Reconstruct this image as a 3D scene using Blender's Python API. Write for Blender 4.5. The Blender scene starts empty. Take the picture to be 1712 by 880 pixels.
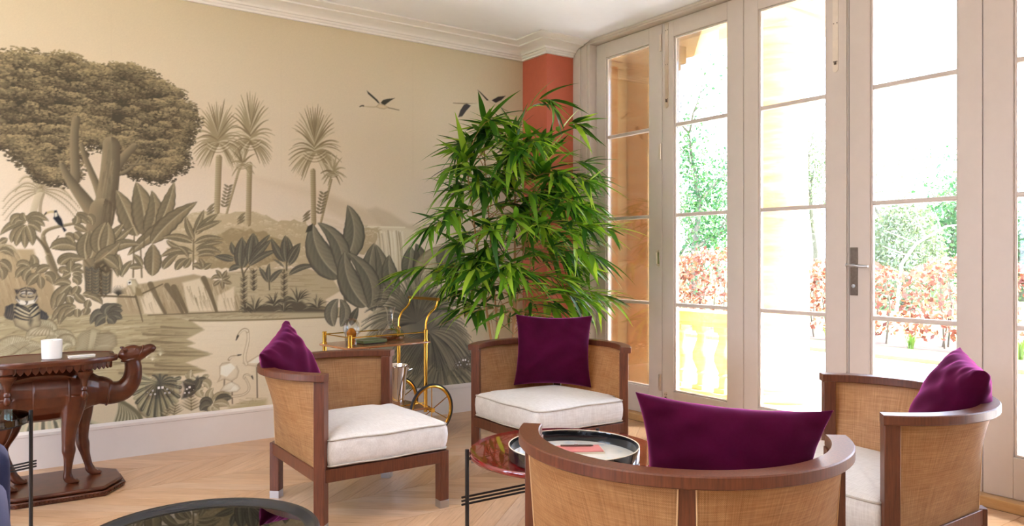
import bpy, bmesh, math, random
import numpy as np
from mathutils import Vector, Matrix
PI = math.pi; rad = math.radians; sin = math.sin; cos = math.cos
S = bpy.context.scene; COL = S.collection

SKY, SUN_E, SUN_FROM, EXPO = 3.4, 14.0, (8, -6.5, 11.5), 1.85
FILL_W = 58
SKY_COL = (.87, .97, 1.26, 1)
# ---------------------------------------------------------------- camera
CAMH, FPX, YAW, YH = 1.25, 1278.477, 0.61074237, 430.377      # eye height, focal length (px of 1712), yaw, horizon row
FW = np.array([sin(YAW), cos(YAW)]); RT = np.array([cos(YAW), -sin(YAW)])
YW, XW = 5.308, 4.1894                                         # mural wall (y) and glazed wall (x)
cam_d = bpy.data.cameras.new('camera'); cam = bpy.data.objects.new('camera', cam_d); COL.objects.link(cam)
cam_d.sensor_fit = 'HORIZONTAL'; cam_d.sensor_width = 36; cam_d.lens = 36*FPX/1712; cam_d.shift_y = (YH-440)/1712
cam_d.clip_start = .02; cam_d.clip_end = 300
cam.location = (0, 0, CAMH); cam.rotation_euler = (PI/2, 0, -YAW)
S.camera = cam
# ---------------------------------------------------------------- sky, sun, daylight openings, exposure
W = bpy.data.worlds.new('world'); S.world = W; W.use_nodes = True
bg = W.node_tree.nodes['Background']; bg.inputs[0].default_value = SKY_COL; bg.inputs[1].default_value = SKY
def sun(name, e, ang, frm, to=(0, 0, 0), col=(1, .97, .94)):
    d = bpy.data.lights.new(name, 'SUN'); d.energy = e; d.angle = rad(ang); d.color = col
    o = bpy.data.objects.new(name, d); COL.objects.link(o)
    o.rotation_euler = (Vector(to)-Vector(frm)).to_track_quat('-Z', 'Y').to_euler(); return o
sun('sun', SUN_E, 6, SUN_FROM)
def portal(name, loc, rot, sx, sy):
    d = bpy.data.lights.new(name, 'AREA'); d.shape = 'RECTANGLE'; d.size = sx; d.size_y = sy; d.cycles.is_portal = True
    o = bpy.data.objects.new(name, d); COL.objects.link(o); o.location = loc; o.rotation_euler = rot
portal('daylight_portal', (XW+.12, 1.07, 1.55), (0, PI/2, 0), 2.95, 7.5)
portal('daylight_portal', (-4.35, 3.6, 1.5), (0, -PI/2, 0), 2.8, 3.2)
vs = S.view_settings; S.display_settings.display_device = 'sRGB'
vs.view_transform = 'Standard'; vs.look = 'None'; vs.gamma = 1; vs.use_curve_mapping = False; vs.exposure = EXPO
# ---------------------------------------------------------------- helpers
def lin(r, g, b):
    f = lambda c: (c/255/12.92 if c <= 10.3 else ((c/255+.055)/1.055)**2.4)
    return (f(r), f(g), f(b), 1)
def at_z(px, py, z=0):
    Z = FPX*(CAMH-z)/(py-YH); v = (FW+RT*(px-856)/FPX)*Z; return (v[0], v[1], z)
def at_y(px, py, Y):
    v = FW+RT*(px-856)/FPX; Z = Y/v[1]; return (v[0]*Z, CAMH-(py-YH)*Z/FPX)
def at_x(px, py, X):
    v = FW+RT*(px-856)/FPX; Z = X/v[0]; return (v[1]*Z, CAMH-(py-YH)*Z/FPX)

class B:
    """collects polygons, builds ONE mesh object"""
    def __init__(s): s.v = []; s.f = []
    def add(s, v, f):
        n = len(s.v); s.v += [tuple(p) for p in v]; s.f += [tuple(i+n for i in q) for q in f]; return s
    def box(s, x0, y0, z0, x1, y1, z1, M=None):
        v = [Vector((x, y, z)) for z in (z0, z1) for y in (y0, y1) for x in (x0, x1)]
        if M is not None: v = [M @ p for p in v]
        return s.add(v, [(0, 2, 3, 1), (4, 5, 7, 6), (0, 1, 5, 4), (2, 6, 7, 3), (0, 4, 6, 2), (1, 3, 7, 5)])
    def prism(s, poly, z0, z1, M=None):
        n = len(poly); v = [Vector((x, y, z0)) for x, y in poly]+[Vector((x, y, z1)) for x, y in poly]
        if M is not None: v = [M @ p for p in v]
        return s.add(v, [tuple(range(n-1, -1, -1)), tuple(range(n, 2*n))]+[(i, (i+1) % n, n+(i+1) % n, n+i) for i in range(n)])
    def tube(s, pts, r, n=10, cap=True, closed=False):
        pts = [Vector(p) for p in pts]; m = len(pts); rs = r if isinstance(r, (list, tuple)) else [r]*m
        u = None; rings = []
        for i, p in enumerate(pts):
            if closed: t = pts[(i+1) % m]-pts[i-1]
            else: t = (pts[min(i+1, m-1)]-pts[max(i-1, 0)])
            t.normalize()
            if u is None: u = t.cross(Vector((0, 0, 1)) if abs(t.z) < .95 else Vector((1, 0, 0)))
            u = (u-t*u.dot(t)).normalized(); w = t.cross(u)
            rings.append([p+(u*cos(2*PI*k/n)+w*sin(2*PI*k/n))*rs[i] for k in range(n)])
        return s.rings(rings, cap, closed)
    def rings(s, rings, cap=True, closed=False):
        n = len(rings[0]); m = len(rings); v = [p for q in rings for p in q]; f = []
        for i in range(m if closed else m-1):
            a, b = i*n, ((i+1) % m)*n
            f += [(a+k, a+(k+1) % n, b+(k+1) % n, b+k) for k in range(n)]
        if cap and not closed: f += [tuple(range(n-1, -1, -1)), tuple((m-1)*n+k for k in range(n))]
        return s.add(v, f)
    def lathe(s, prof, n=24, c=(0, 0, 0), sx=1, sy=1, cap=True):
        return s.rings([[(c[0]+r*sx*cos(2*PI*k/n), c[1]+r*sy*sin(2*PI*k/n), c[2]+z) for k in range(n)] for r, z in prof], cap)
    def build(s, name, mat, parent=None, smooth=True, ang=35, bevel=0, seg=2, loc=None, kind=None):
        me = bpy.data.meshes.new(name); me.from_pydata(s.v, [], s.f); me.update()
        if mat: me.materials.append(mat)
        o = bpy.data.objects.new(name, me); COL.objects.link(o)
        bm = bmesh.new(); bm.from_mesh(me); bmesh.ops.recalc_face_normals(bm, faces=bm.faces); bm.to_mesh(me); bm.free()
        if smooth:
            me.shade_smooth(); me.set_sharp_from_angle(angle=rad(ang))
        if parent: o.parent = parent
        if loc: o.location = loc
        if bevel:
            b = o.modifiers.new('bevel', 'BEVEL'); b.width = bevel; b.segments = seg; b.limit_method = 'ANGLE'; b.angle_limit = rad(40); b.harden_normals = False
        if kind: o['kind'] = kind
        return o
def tag(o, label=None, cat=None, group=None, kind=None):
    for k, v in (('label', label), ('category', cat), ('group', group), ('kind', kind)):
        if v: o[k] = v
    return o
def thing(name, loc, label, cat, group=None, rz=0):
    o = bpy.data.objects.new(name, None); COL.objects.link(o); o.location = loc; o.rotation_euler = (0, 0, rz); o.empty_display_size = .1
    return tag(o, label, cat, group)
def copy_tree(o, parent=None):
    c = o.copy(); COL.objects.link(c); c.parent = parent
    for ch in list(o.children): copy_tree(ch, c)
    return c
def inst(o, name, parent, M=None):                      # another object on the same mesh
    c = bpy.data.objects.new(name, o.data); COL.objects.link(c); c.parent = parent
    if M is not None: c.matrix_basis = M
    return c
def bez(a, b, c, n=12):
    a, b, c = Vector(a), Vector(b), Vector(c)
    return [(1-t)**2*a+2*t*(1-t)*b+t*t*c for t in (i/(n-1) for i in range(n))]

# ---------------------------------------------------------------- materials
class N:
    def __init__(s, name):
        s.m = bpy.data.materials.new(name); s.m.use_nodes = True; s.t = s.m.node_tree; s.t.nodes.clear()
        s.out = s.n('OutputMaterial')
    def n(s, ty, **kw):
        x = s.t.nodes.new('ShaderNode'+ty)
        for k, v in kw.items():
            if k.startswith('i_'): x.inputs[k[2:].replace('_', ' ')].default_value = v
            elif k.startswith('n_'): x.inputs[int(k[2:])].default_value = v
            else: setattr(x, k, v)
        return x
    def l(s, a, b): s.t.links.new(a, b); return s
    def bsdf(s, col=(.5, .5, .5, 1), rough=.5, **kw):
        b = s.n('BsdfPrincipled'); b.inputs['Base Color'].default_value = col; b.inputs['Roughness'].default_value = rough
        for k, v in kw.items(): b.inputs[k.replace('_', ' ')].default_value = v
        s.l(b.outputs[0], s.out.inputs[0]); s.b = b; return b
    def coord(s, scale=(1, 1, 1), kind='Object', rnd=0):
        tc = s.n('TexCoord'); mp = s.n('Mapping'); mp.inputs['Scale'].default_value = scale
        s.l(tc.outputs[kind], mp.inputs[0])
        if rnd:
            oi = s.n('ObjectInfo'); ml = s.n('VectorMath', operation='SCALE'); cb = s.n('CombineXYZ')
            for i in range(3): s.l(oi.outputs['Random'], cb.inputs[i])
            s.l(cb.outputs[0], ml.inputs[0]); ml.inputs['Scale'].default_value = rnd; s.l(ml.outputs[0], mp.inputs[1])
        return mp.outputs[0]
    def noise(s, vec, scale, detail=4, rough=.55):
        x = s.n('TexNoise', i_Scale=scale, i_Detail=detail, i_Roughness=rough); s.l(vec, x.inputs[0]); return x.outputs[0]
    def ramp(s, fac, stops):
        r = s.n('ValToRGB'); e = r.color_ramp.elements
        while len(e) < len(stops): e.new(.5)
        for k, (p, c) in zip(e, stops): k.position = p; k.color = c
        s.l(fac, r.inputs[0]); return r.outputs[0]
    def mixc(s, fac, a, b, mode='MIX'):
        x = s.n('Mix', data_type='RGBA', blend_type=mode)
        for src, i in ((fac, 0), (a, 6), (b, 7)):
            if hasattr(src, 'is_linked'): s.l(src, x.inputs[i])
            else: x.inputs[i].default_value = src
        return x.outputs[2]
    def bump(s, h, st=.2, dist=.002):
        b = s.n('Bump', i_Strength=st, i_Distance=dist); s.l(h, b.inputs['Height']); s.l(b.outputs[0], s.b.inputs['Normal']); return s
def mat(name, col, rough=.5, var=.06, nscale=18, bump=0, bscale=120, **kw):
    m = N(name); b = m.bsdf(col, rough, **kw)
    v = m.coord()
    if var:
        c = m.ramp(m.noise(v, nscale), [(.3, tuple(x*(1-var) for x in col[:3])+(1,)), (.7, tuple(min(x*(1+var), 1) for x in col[:3])+(1,))]); m.l(c, b.inputs[0])
    if bump: m.bump(m.noise(v, bscale), bump)
    return m.m
def wood(name, c1, c2, rough=.35, scale=(3, 3, 40), rnd=5, coat=0):
    m = N(name); b = m.bsdf(c1, rough, Coat_Weight=coat, Coat_Roughness=.1)
    v = m.coord(scale, rnd=rnd); f = m.noise(v, 3.2, 6, .6)
    m.l(m.ramp(f, [(.3, c1), (.68, c2)]), b.inputs[0]); m.bump(f, .08); return m.m

M = {}
M['paint'] = mat('warm_white_joinery_paint', lin(212, 198, 187), .38, .015)
M['ceiling'] = mat('ceiling_paint', lin(245, 244, 246), .85, .01)
M['crown'] = mat('plaster_moulding_paint', lin(238, 232, 226), .6, .01)
M['cream_wall'] = mat('cream_wall_paint', lin(236, 230, 220), .8, .02)
M['terracotta'] = mat('terracotta_wall_paint', lin(198, 100, 74), .62, .03)
M['skirting'] = mat('skirting_paint', lin(228, 220, 214), .4, .01)
M['walnut'] = wood('walnut', lin(78, 40, 23), lin(112, 61, 37), .38, (40, 40, 3), coat=.05)
M['rosewood'] = wood('carved_rosewood', lin(64, 27, 12), lin(92, 44, 21), .3, (5, 5, 5), rnd=0, coat=.12)
M['oak_sill'] = wood('oak_sill', lin(196, 150, 92), lin(214, 172, 118), .4, (20, 2, 20))
M['steel'] = mat('brushed_steel', (.5, .5, .51, 1), .3, .02, Metallic=1)
M['darksteel'] = mat('aged_pewter', lin(120, 108, 100), .3, .15, 60, Metallic=1)
M['nickel'] = mat('satin_nickel', lin(226, 212, 196), .3, .04, 30, Metallic=.9)
M['silver'] = mat('polished_silver', (.88, .86, .83, 1), .06, 0, Metallic=1)
M['brass'] = mat('polished_brass', lin(236, 188, 84), .16, .04, Metallic=1)
M['black'] = mat('black_powder_coat', (.012, .011, .012, 1), .4, 0)
M['lacquer'] = mat('black_lacquer', (.008, .008, .009, 1), .08, 0, Coat_Weight=.6, Coat_Roughness=.03)
M['redlac'] = mat('red_lacquer_glass', lin(124, 26, 26), .06, .02, Coat_Weight=1., Coat_Roughness=.02)
M['rubber'] = mat('black_rubber', (.02, .02, .025, 1), .6, 0)
M['white'] = mat('white_china', (.86, .84, .8, 1), .25, 0)
M['wax'] = mat('candle_wax', lin(244, 234, 220), .5, 0, Subsurface_Weight=.2)
M['cream'] = mat('cream_pages', lin(226, 214, 190), .6, .02)
M['pink'] = mat('faded_pink_cover', lin(206, 122, 118), .5, .05)
M['green'] = mat('green_leather', lin(98, 112, 70), .4, .06)
M['amber'] = mat('amber_spirit', lin(206, 122, 20), .1, .05, Transmission_Weight=.4)
M['soil'] = mat('soil', lin(70, 54, 42), .95, .2, 40, .6, 60)
M['pot'] = mat('grey_planter', lin(96, 92, 88), .5, .06)

def m_glass(name, tint=(1, 1, 1, 1), gl=.12, rough=0., k=.9):
    m = N(name); t = m.n('BsdfTransparent'); t.inputs[0].default_value = tint; g = m.n('BsdfGlossy'); g.inputs['Roughness'].default_value = rough
    fr = m.n('Fresnel', i_IOR=1.45); mu = m.n('Math', operation='MULTIPLY_ADD'); mu.inputs[1].default_value = k; mu.inputs[2].default_value = gl*.1
    m.l(fr.outputs[0], mu.inputs[0]); x = m.n('MixShader'); m.l(mu.outputs[0], x.inputs[0]); m.l(t.outputs[0], x.inputs[1]); m.l(g.outputs[0], x.inputs[2]); m.l(x.outputs[0], m.out.inputs[0]); return m.m
M['pane'] = m_glass('window_glass', (.97, .985, .98, 1))
M['crystal'] = m_glass('clear_crystal', (.93, .94, .94, 1), .5, k=.5)
M['acrylic'] = m_glass('clear_acrylic', (.96, .955, .97, 1), .1, k=.25)
M['greenglass'] = m_glass('green_edge_glass', (.62, .78, .74, 1), 1.)
M['smoke'] = m_glass('smoked_glass', (.26, .25, .23, 1), 2.)

def m_mural():
    m = N('printed_mural_paper'); b = m.bsdf(rough=.75); a = m.n('VertexColor', layer_name='print')
    m.l(a.outputs[0], b.inputs[0]); m.bump(m.noise(m.coord(), 400), .05, .0005); return m.m
M['mural'] = m_mural()
def m_floor():
    m = N('oiled_oak_plank'); b = m.bsdf(rough=.33)
    v = m.coord((3, 34, 10), rnd=20); f = m.noise(v, 2.4, 7, .62); v2 = m.coord((1.2, 5, 2), rnd=31); f2 = m.noise(v2, 2, 3)
    oi = m.n('ObjectInfo')
    tone = m.ramp(oi.outputs['Random'], [(0, lin(196, 152, 112)), (.3, lin(222, 184, 146)), (.55, lin(206, 164, 124)), (.8, lin(222, 192, 164)), (1, lin(190, 146, 106))])
    g = m.ramp(f, [(.26, lin(186, 164, 144)), (.48, lin(238, 228, 218)), (.72, lin(255, 254, 252))])
    c = m.mixc(.85, tone, g, 'MULTIPLY'); c2 = m.mixc(.3, c, m.ramp(f2, [(.3, lin(198, 158, 120)), (.7, lin(236, 208, 178))]), 'MIX')
    m.l(c2, b.inputs[0]); m.bump(f, .06, .001); return m.m
M['oak'] = m_floor()
def m_cane():
    m = N('woven_raffia_cane'); b = m.bsdf(rough=.5)
    uv = m.n('UVMap', uv_map='weave'); sp = m.n('SeparateXYZ'); m.l(uv.outputs[0], sp.inputs[0])
    def thread(o, fr):
        a = m.n('Math', operation='MULTIPLY'); a.inputs[1].default_value = fr; m.l(o, a.inputs[0]); s_ = m.n('Math', operation='SINE'); m.l(a.outputs[0], s_.inputs[0]); return s_.outputs[0]
    tu, tv = thread(sp.outputs[0], 2*PI*190), thread(sp.outputs[1], 2*PI*190)
    mul = m.n('Math', operation='MULTIPLY'); m.l(tu, mul.inputs[0]); m.l(tv, mul.inputs[1])
    def streak(sc, seed):
        mp = m.n('Mapping'); mp.inputs['Scale'].default_value = sc; mp.inputs['Location'].default_value = (seed, seed, 0); m.l(uv.outputs[0], mp.inputs[0]); return m.noise(mp.outputs[0], 1., 5, .7)
    a, c = streak((5, 230, 1), 3), streak((230, 5, 1), 9); w = streak((9, 16, 1), 5)
    ad = m.n('Math', operation='ADD'); m.l(a, ad.inputs[0]); m.l(c, ad.inputs[1])
    hf = m.n('Math', operation='MULTIPLY'); hf.inputs[1].default_value = .5; m.l(ad.outputs[0], hf.inputs[0])
    col = m.ramp(hf.outputs[0], [(.34, lin(136, 92, 54)), (.5, lin(194, 148, 98)), (.66, lin(228, 188, 136))])
    c2 = m.mixc(.3, col, m.ramp(w, [(.35, lin(178, 126, 78)), (.65, lin(224, 182, 132))]))
    k = m.n('MapRange'); k.inputs[1].default_value = -1; k.inputs[2].default_value = 1; k.inputs[3].default_value = .8; k.inputs[4].default_value = 1.08; m.l(mul.outputs[0], k.inputs[0])
    c3 = m.n('Mix', data_type='RGBA', blend_type='MULTIPLY'); c3.inputs[0].default_value = 1; m.l(c2, c3.inputs[6]); cb = m.n('CombineColor')
    for i in range(3): m.l(k.outputs[0], cb.inputs[i])
    m.l(cb.outputs[0], c3.inputs[7]); m.l(c3.outputs[2], b.inputs[0]); m.bump(hf.outputs[0], .25, .002)
    tr = m.n('BsdfTranslucent'); m.l(c3.outputs[2], tr.inputs[0]); x = m.n('MixShader'); x.inputs[0].default_value = .42
    m.l(b.outputs[0], x.inputs[1]); m.l(tr.outputs[0], x.inputs[2]); m.l(x.outputs[0], m.out.inputs[0]); return m.m
M['cane'] = m_cane()
def m_linen():
    m = N('ivory_slub_linen'); b = m.bsdf(rough=.85, Sheen_Weight=.15)
    v1 = m.noise(m.coord((260, 18, 18), rnd=3), 1, 3); v2 = m.noise(m.coord((18, 260, 120), rnd=5), 1, 3)
    x = m.mixc(.5, v1, v2); m.l(m.ramp(x, [(.35, lin(210, 205, 201)), (.62, lin(230, 227, 224))]), b.inputs[0])
    mx = m.n('Math', operation='ADD'); m.l(m.noise(m.coord((1, 1, 1), rnd=9), 9, 3), mx.inputs[0]); mx.inputs[1].default_value = 0
    m.bump(x, .12, .001); return m.m
M['linen'] = m_linen()
M['piping'] = mat('linen_piping', lin(190, 182, 172), .9, .03)
def m_velvet(name, c1, c2, sheen):
    m = N(name); b = m.bsdf(c1, .9, Sheen_Weight=1., Sheen_Roughness=.3, Specular_IOR_Level=.08); b.inputs['Sheen Tint'].default_value = sheen
    f = m.noise(m.coord((1, 1, 1), rnd=7), 7, 4); m.l(m.ramp(f, [(.3, c1), (.75, c2)]), b.inputs[0]); m.bump(m.noise(m.coord(), 420), .1, .001); return m.m
M['velvet'] = m_velvet('plum_velvet', lin(58, 3, 32), lin(76, 8, 46), lin(250, 120, 212))
M['navy'] = m_velvet('navy_wool', lin(40, 42, 64), lin(54, 56, 80), lin(120, 122, 150))
def m_leaf(name, cols, tr=.35, rough=.35):
    m = N(name); b = m.bsdf(rough=rough, Specular_IOR_Level=.45); oi = m.n('ObjectInfo'); g = m.n('NewGeometry')
    f = m.n('Math', operation='ADD'); m.l(oi.outputs['Random'], f.inputs[0]); m.l(g.outputs['Random Per Island'], f.inputs[1])
    fr = m.n('Math', operation='FRACT'); m.l(f.outputs[0], fr.inputs[0])
    c = m.ramp(fr.outputs[0], cols); m.l(c, b.inputs[0]); t = m.n('BsdfTranslucent'); m.l(m.mixc(1, c, (1.0, 1.0, .55, 1), 'MULTIPLY'), t.inputs[0])
    x = m.n('MixShader'); x.inputs[0].default_value = tr; m.l(b.outputs[0], x.inputs[1]); m.l(t.outputs[0], x.inputs[2]); m.l(x.outputs[0], m.out.inputs[0]); return m.m
M['bamboo'] = m_leaf('bamboo_leaf', [(0, lin(30, 70, 22)), (.35, lin(66, 118, 32)), (.7, lin(118, 168, 44)), (1, lin(176, 208, 70))], .45)
M['beech'] = m_leaf('copper_beech_leaf', [(0, lin(96, 50, 42)), (.5, lin(146, 86, 72)), (1, lin(190, 136, 112))], .3, .6)
M['ivy'] = m_leaf('ivy_leaf', [(0, lin(40, 84, 52)), (.5, lin(66, 112, 70)), (1, lin(104, 140, 88))], .3, .6)
M['sage'] = m_leaf('grey_green_leaf', [(0, lin(88, 104, 82)), (.5, lin(116, 130, 106)), (1, lin(146, 154, 130))], .3, .7)
M['lime'] = m_leaf('young_grass', [(0, lin(84, 120, 44)), (1, lin(130, 156, 74))], .3, .6)
M['bark'] = mat('bark', lin(96, 90, 78), .9, .2, 30)
M['cane_stem'] = mat('bamboo_cane', lin(176, 128, 78), .5, .15, 30)
def m_stone():
    m = N('honey_limestone'); b = m.bsdf(rough=.85); v = m.coord((1.2, 1.2, 9)); f = m.noise(v, 2.2, 6)
    m.l(m.ramp(f, [(.3, lin(206, 162, 102)), (.55, lin(222, 184, 126)), (.75, lin(232, 204, 156))]), b.inputs[0]); m.bump(f, .2, .004); return m.m
M['stone'] = m_stone()
M['paving'] = mat('pale_paving', lin(232, 230, 228), .8, .06, 3)
M['gravel'] = mat('pale_gravel', lin(226, 224, 222), .95, .1, 60, .3)
M['lawn'] = mat('lawn', lin(96, 116, 64), .95, .25, 8, .5, 90)
# ---------------------------------------------------------------- the room
CEIL = 3.03; XL, YR = -4.2, -4.6                       # left and rear walls, both behind the camera's view
def st(o): o['kind'] = 'structure'; return o
st(B().box(XL-.2, YR-.2, -.2, XW+.06, YW+.2, -.0125).build('floor', mat('floor_base', lin(92, 66, 44), .8, .05), smooth=False))
FLOOR = bpy.data.objects['floor']
st(B().box(XL-.2, YR-.2, CEIL, XW+.2, YW+.2, CEIL+.25).build('ceiling', M['ceiling'], smooth=False))
st(B().box(XL-.2, YW, -.0125, XW+.2, YW+.2, CEIL).build('wall_back', M['cream_wall'], smooth=False))
COLX, COLY = 3.828, 4.971
st(B().box(COLX, COLY, -.0125, XW+.2, YW, CEIL).build('wall_corner', M['terracotta'], smooth=False))
# solid rear wall; left wall with unseen tall windows added for fill daylight
def wall_open(name, ax, at, a0, a1, holes):
    b = B(); e = .2
    def bx(u0, z0, u1, z1):
        if ax == 'x': b.box(at-e, u0, z0, at, u1, z1)
        else: b.box(u0, at-e, z0, u1, at, z1)
    u = a0
    for h0, h1, s0, s1 in holes:
        bx(u, -.0125, h0, CEIL); bx(h0, -.0125, h1, s0); bx(h0, s1, h1, CEIL); u = h1
    bx(u, -.0125, a1, CEIL)
    return st(b.build(name, M['cream_wall'], smooth=False))
LH = [(2.1, 3.5, .12, 2.88), (3.7, 5.1, .12, 2.88)]
RH = []
wall_open('wall_left', 'x', XL, YR-.2, YW, LH); wall_open('wall_rear', 'y', YR, XL, XW+.2, RH)
k = 0
for ax, at, hs in (('x', XL, LH), ('y', YR, RH)):
    for h0, h1, s0, s1 in hs:
        k += 1; b = B(); g = B()
        def bx(B_, u0, z0, u1, z1, d0, d1):
            if ax == 'x': B_.box(at-d1, u0, z0, at-d0, u1, z1)
            else: B_.box(u0, at-d1, z0, u1, at-d0, z1)
        for u0, u1 in ((h0, h0+.07), (h1-.07, h1), ((h0+h1)/2-.04, (h0+h1)/2+.04)): bx(b, u0, s0, u1, s1, .05, .11)
        for z0, z1 in ((s0, s0+.08), (s1-.08, s1), (1.5, 1.53)): bx(b, h0, z0, h1, z1, .055, .105)
        w = st(b.build('window_%d' % k, M['paint'], smooth=False)); bx(g, h0+.05, s0+.05, h1-.05, s1-.05, .076, .082); g.build('glass_pane', M['pane'], w, smooth=False)
st(B().box(XW, YR, -.0125, XW+.2, -3.39, CEIL).build('wall_right', M['cream_wall'], smooth=False))

# unseen uplighter left of the frame, added as fill for ceiling and mural
for lx, ly, nm in ((-1.5, 1.9, 'added fill light in a slim steel uplighter body, outside the frame'),):
    t = thing('fill_uplighter', (lx, ly, 0), nm, 'lamp')
    B().lathe([(.0001, 0), (.15, 0), (.15, .012), (.02, .03), (.0001, .03)], 28).build('base', M['steel'], t)
    B().tube([(0, 0, .02), (0, 0, 1.72)], .012, 10).build('pole', M['steel'], t)
    B().lathe([(.012, 1.7), (.09, 1.74), (.19, 1.82), (.186, 1.82), (.088, 1.748), (.0001, 1.73)], 32).build('bowl', M['steel'], t)
    d = bpy.data.lights.new('fill_light', 'AREA'); d.shape = 'DISK'; d.size = .3; d.energy = FILL_W; d.color = (1, .97, .95)
    o = bpy.data.objects.new('fill_light', d); COL.objects.link(o); o.parent = t; o.location = (0, 0, 1.80); o.rotation_euler = (PI, 0, 0)
# crown moulding, mitred round the corner breast
prof = [(0, 2.921), (.024, 2.921), (.024, 2.934), (.034, 2.94), (.04, 2.951), (.055, 2.953), (.062, 2.966), (.09, 2.984), (.125, 2.993), (.15, 2.995), (.152, 3.004), (.172, 3.006), (.2, 3.012), (.215, 3.019), (.222, 3.0195), (.222, CEIL-.0005), (0, CEIL-.0005)]
n = len(prof); v = []
for d, z in prof: v.append((XL, YW-d, z))
for d, z in prof: v.append((COLX-d, YW-d, z))
for d, z in prof: v.append((COLX-d, COLY-d, z))
for d, z in prof: v.append((4.095, COLY-d, z))
f = [tuple(range(n)), tuple(3*n+i for i in range(n))]+[(a*n+i, a*n+(i+1) % n, (a+1)*n+(i+1) % n, (a+1)*n+i) for a in range(3) for i in range(n)]
st(B().add(v, f).build('trim_1', M['crown'], ang=25))
# skirting: plain board with a bead on top
bp = [(0, 0), (.02, 0), (.02, .192), (.024, .196), (.024, .212), (.012, .227), (0, .227)]
n = len(bp); v = []
for x, y, sx, sy in ((XL, YW, 0, 1), (COLX, YW, 1, 1), (COLX, COLY, 1, 1), (4.11, COLY, 0, 1)):
    for d, z in bp: v.append((x-d*sx, y-d*sy, z))
f = [tuple(range(n)), tuple(3*n+i for i in range(n))]+[(a*n+i, a*n+(i+1) % n, (a+1)*n+(i+1) % n, (a+1)*n+i) for a in range(3) for i in range(n)]
st(B().add(v, f).build('baseboard_back', M['skirting'], ang=25))
# ceiling slot at the top edge of the frame
sl = thing('ceiling_slot_vent', (1.93, 4.19, CEIL), 'thin black linear slot vent in the white ceiling above the mural', 'vent')
B().box(-.55, -.009, -.003, .0, .009, 0).build('slot', M['black'], sl, smooth=False)
B().box(-.56, -.016, -.0015, .01, -.009, 0).box(-.56, .009, -.0015, .01, .016, 0).build('flange', M['ceiling'], sl, smooth=False)
sl.rotation_euler = (0, 0, 0)

# oak chevron floor: every plank in view is an object of its own
BW, PHI, PITCH = .42, rad(40), .155
DX = BW/math.tan(PHI)
def plank_poly(x, y0, y1, s):
    g = .0013
    hx = (y1-y0)/math.tan(PHI)*s
    return [(x+g, y0+g), (x+PITCH-g, y0+g), (x+PITCH-g+hx, y1-g), (x+g+hx, y1-g)]
def clip_x(p, lim, keep_less=True):
    o = []
    for a, b_ in zip(p, p[1:]+p[:1]):
        ia, ib = (a[0] <= lim) == keep_less, (b_[0] <= lim) == keep_less
        if ia: o.append(a)
        if ia != ib: t = (lim-a[0])/(b_[0]-a[0]); o.append((lim, a[1]+(b_[1]-a[1])*t))
    return o
cand = []; y1 = YW; y0 = 4.97; kk = 0
while y1 > YR+.01:
    s = 1 if kk % 2 == 1 else -1                       # kk = 1 is the band with planks rising to the right
    x = XL-.6
    while x < XW+.8:
        p = plank_poly(x, y0, y1, s); cl = False
        xs = [q[0] for q in p]
        if max(xs) > 4.128: p = clip_x(p, 4.128); cl = True
        if p and min(q[0] for q in p) < XL: p = clip_x(p, XL, False); cl = True
        if len(p) > 2:
            cx = sum(q[0] for q in p)/len(p); cy = sum(q[1] for q in p)/len(p)
            d = cx*FW[0]+cy*FW[1]; l = cx*RT[0]+cy*RT[1]
            vis = d > 1.9 and abs(l/d) < .72 and (d < 5.6)
            cand.append((0 if vis else 1, d, x, y0, y1, s, p, cl))
        x += PITCH
    y1 = y0; y0 = max(y0-BW, YR); kk += 1
cand.sort(key=lambda c: (c[0], c[1]))
proto = {}; rest = B()
for i, (nv, d, x, y0, y1, s, p, cl) in enumerate(cand):
    if i < 300 and not nv:
        key = (round(y1-y0, 3), s)
        if cl or key not in proto:
            R_ = Matrix.Rotation(-PHI*s, 4, 'Z'); o0 = Vector((x, y0, 0))
            pl = [R_ @ (Vector((q[0], q[1], 0))-o0) for q in p]
            o = B().prism([(q.x, q.y) for q in pl], -.0124, 0).build('plank', M['oak'], FLOOR, smooth=False)
            if not cl: proto[key] = o
        else: o = inst(proto[key], 'plank', FLOOR)
        o.location = (x, y0, 0); o.rotation_euler = (0, 0, PHI*s)
    else: rest.prism(p, -.0124, 0)
rest.build('plank', M['oak'], FLOOR, smooth=False, kind='stuff')

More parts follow.
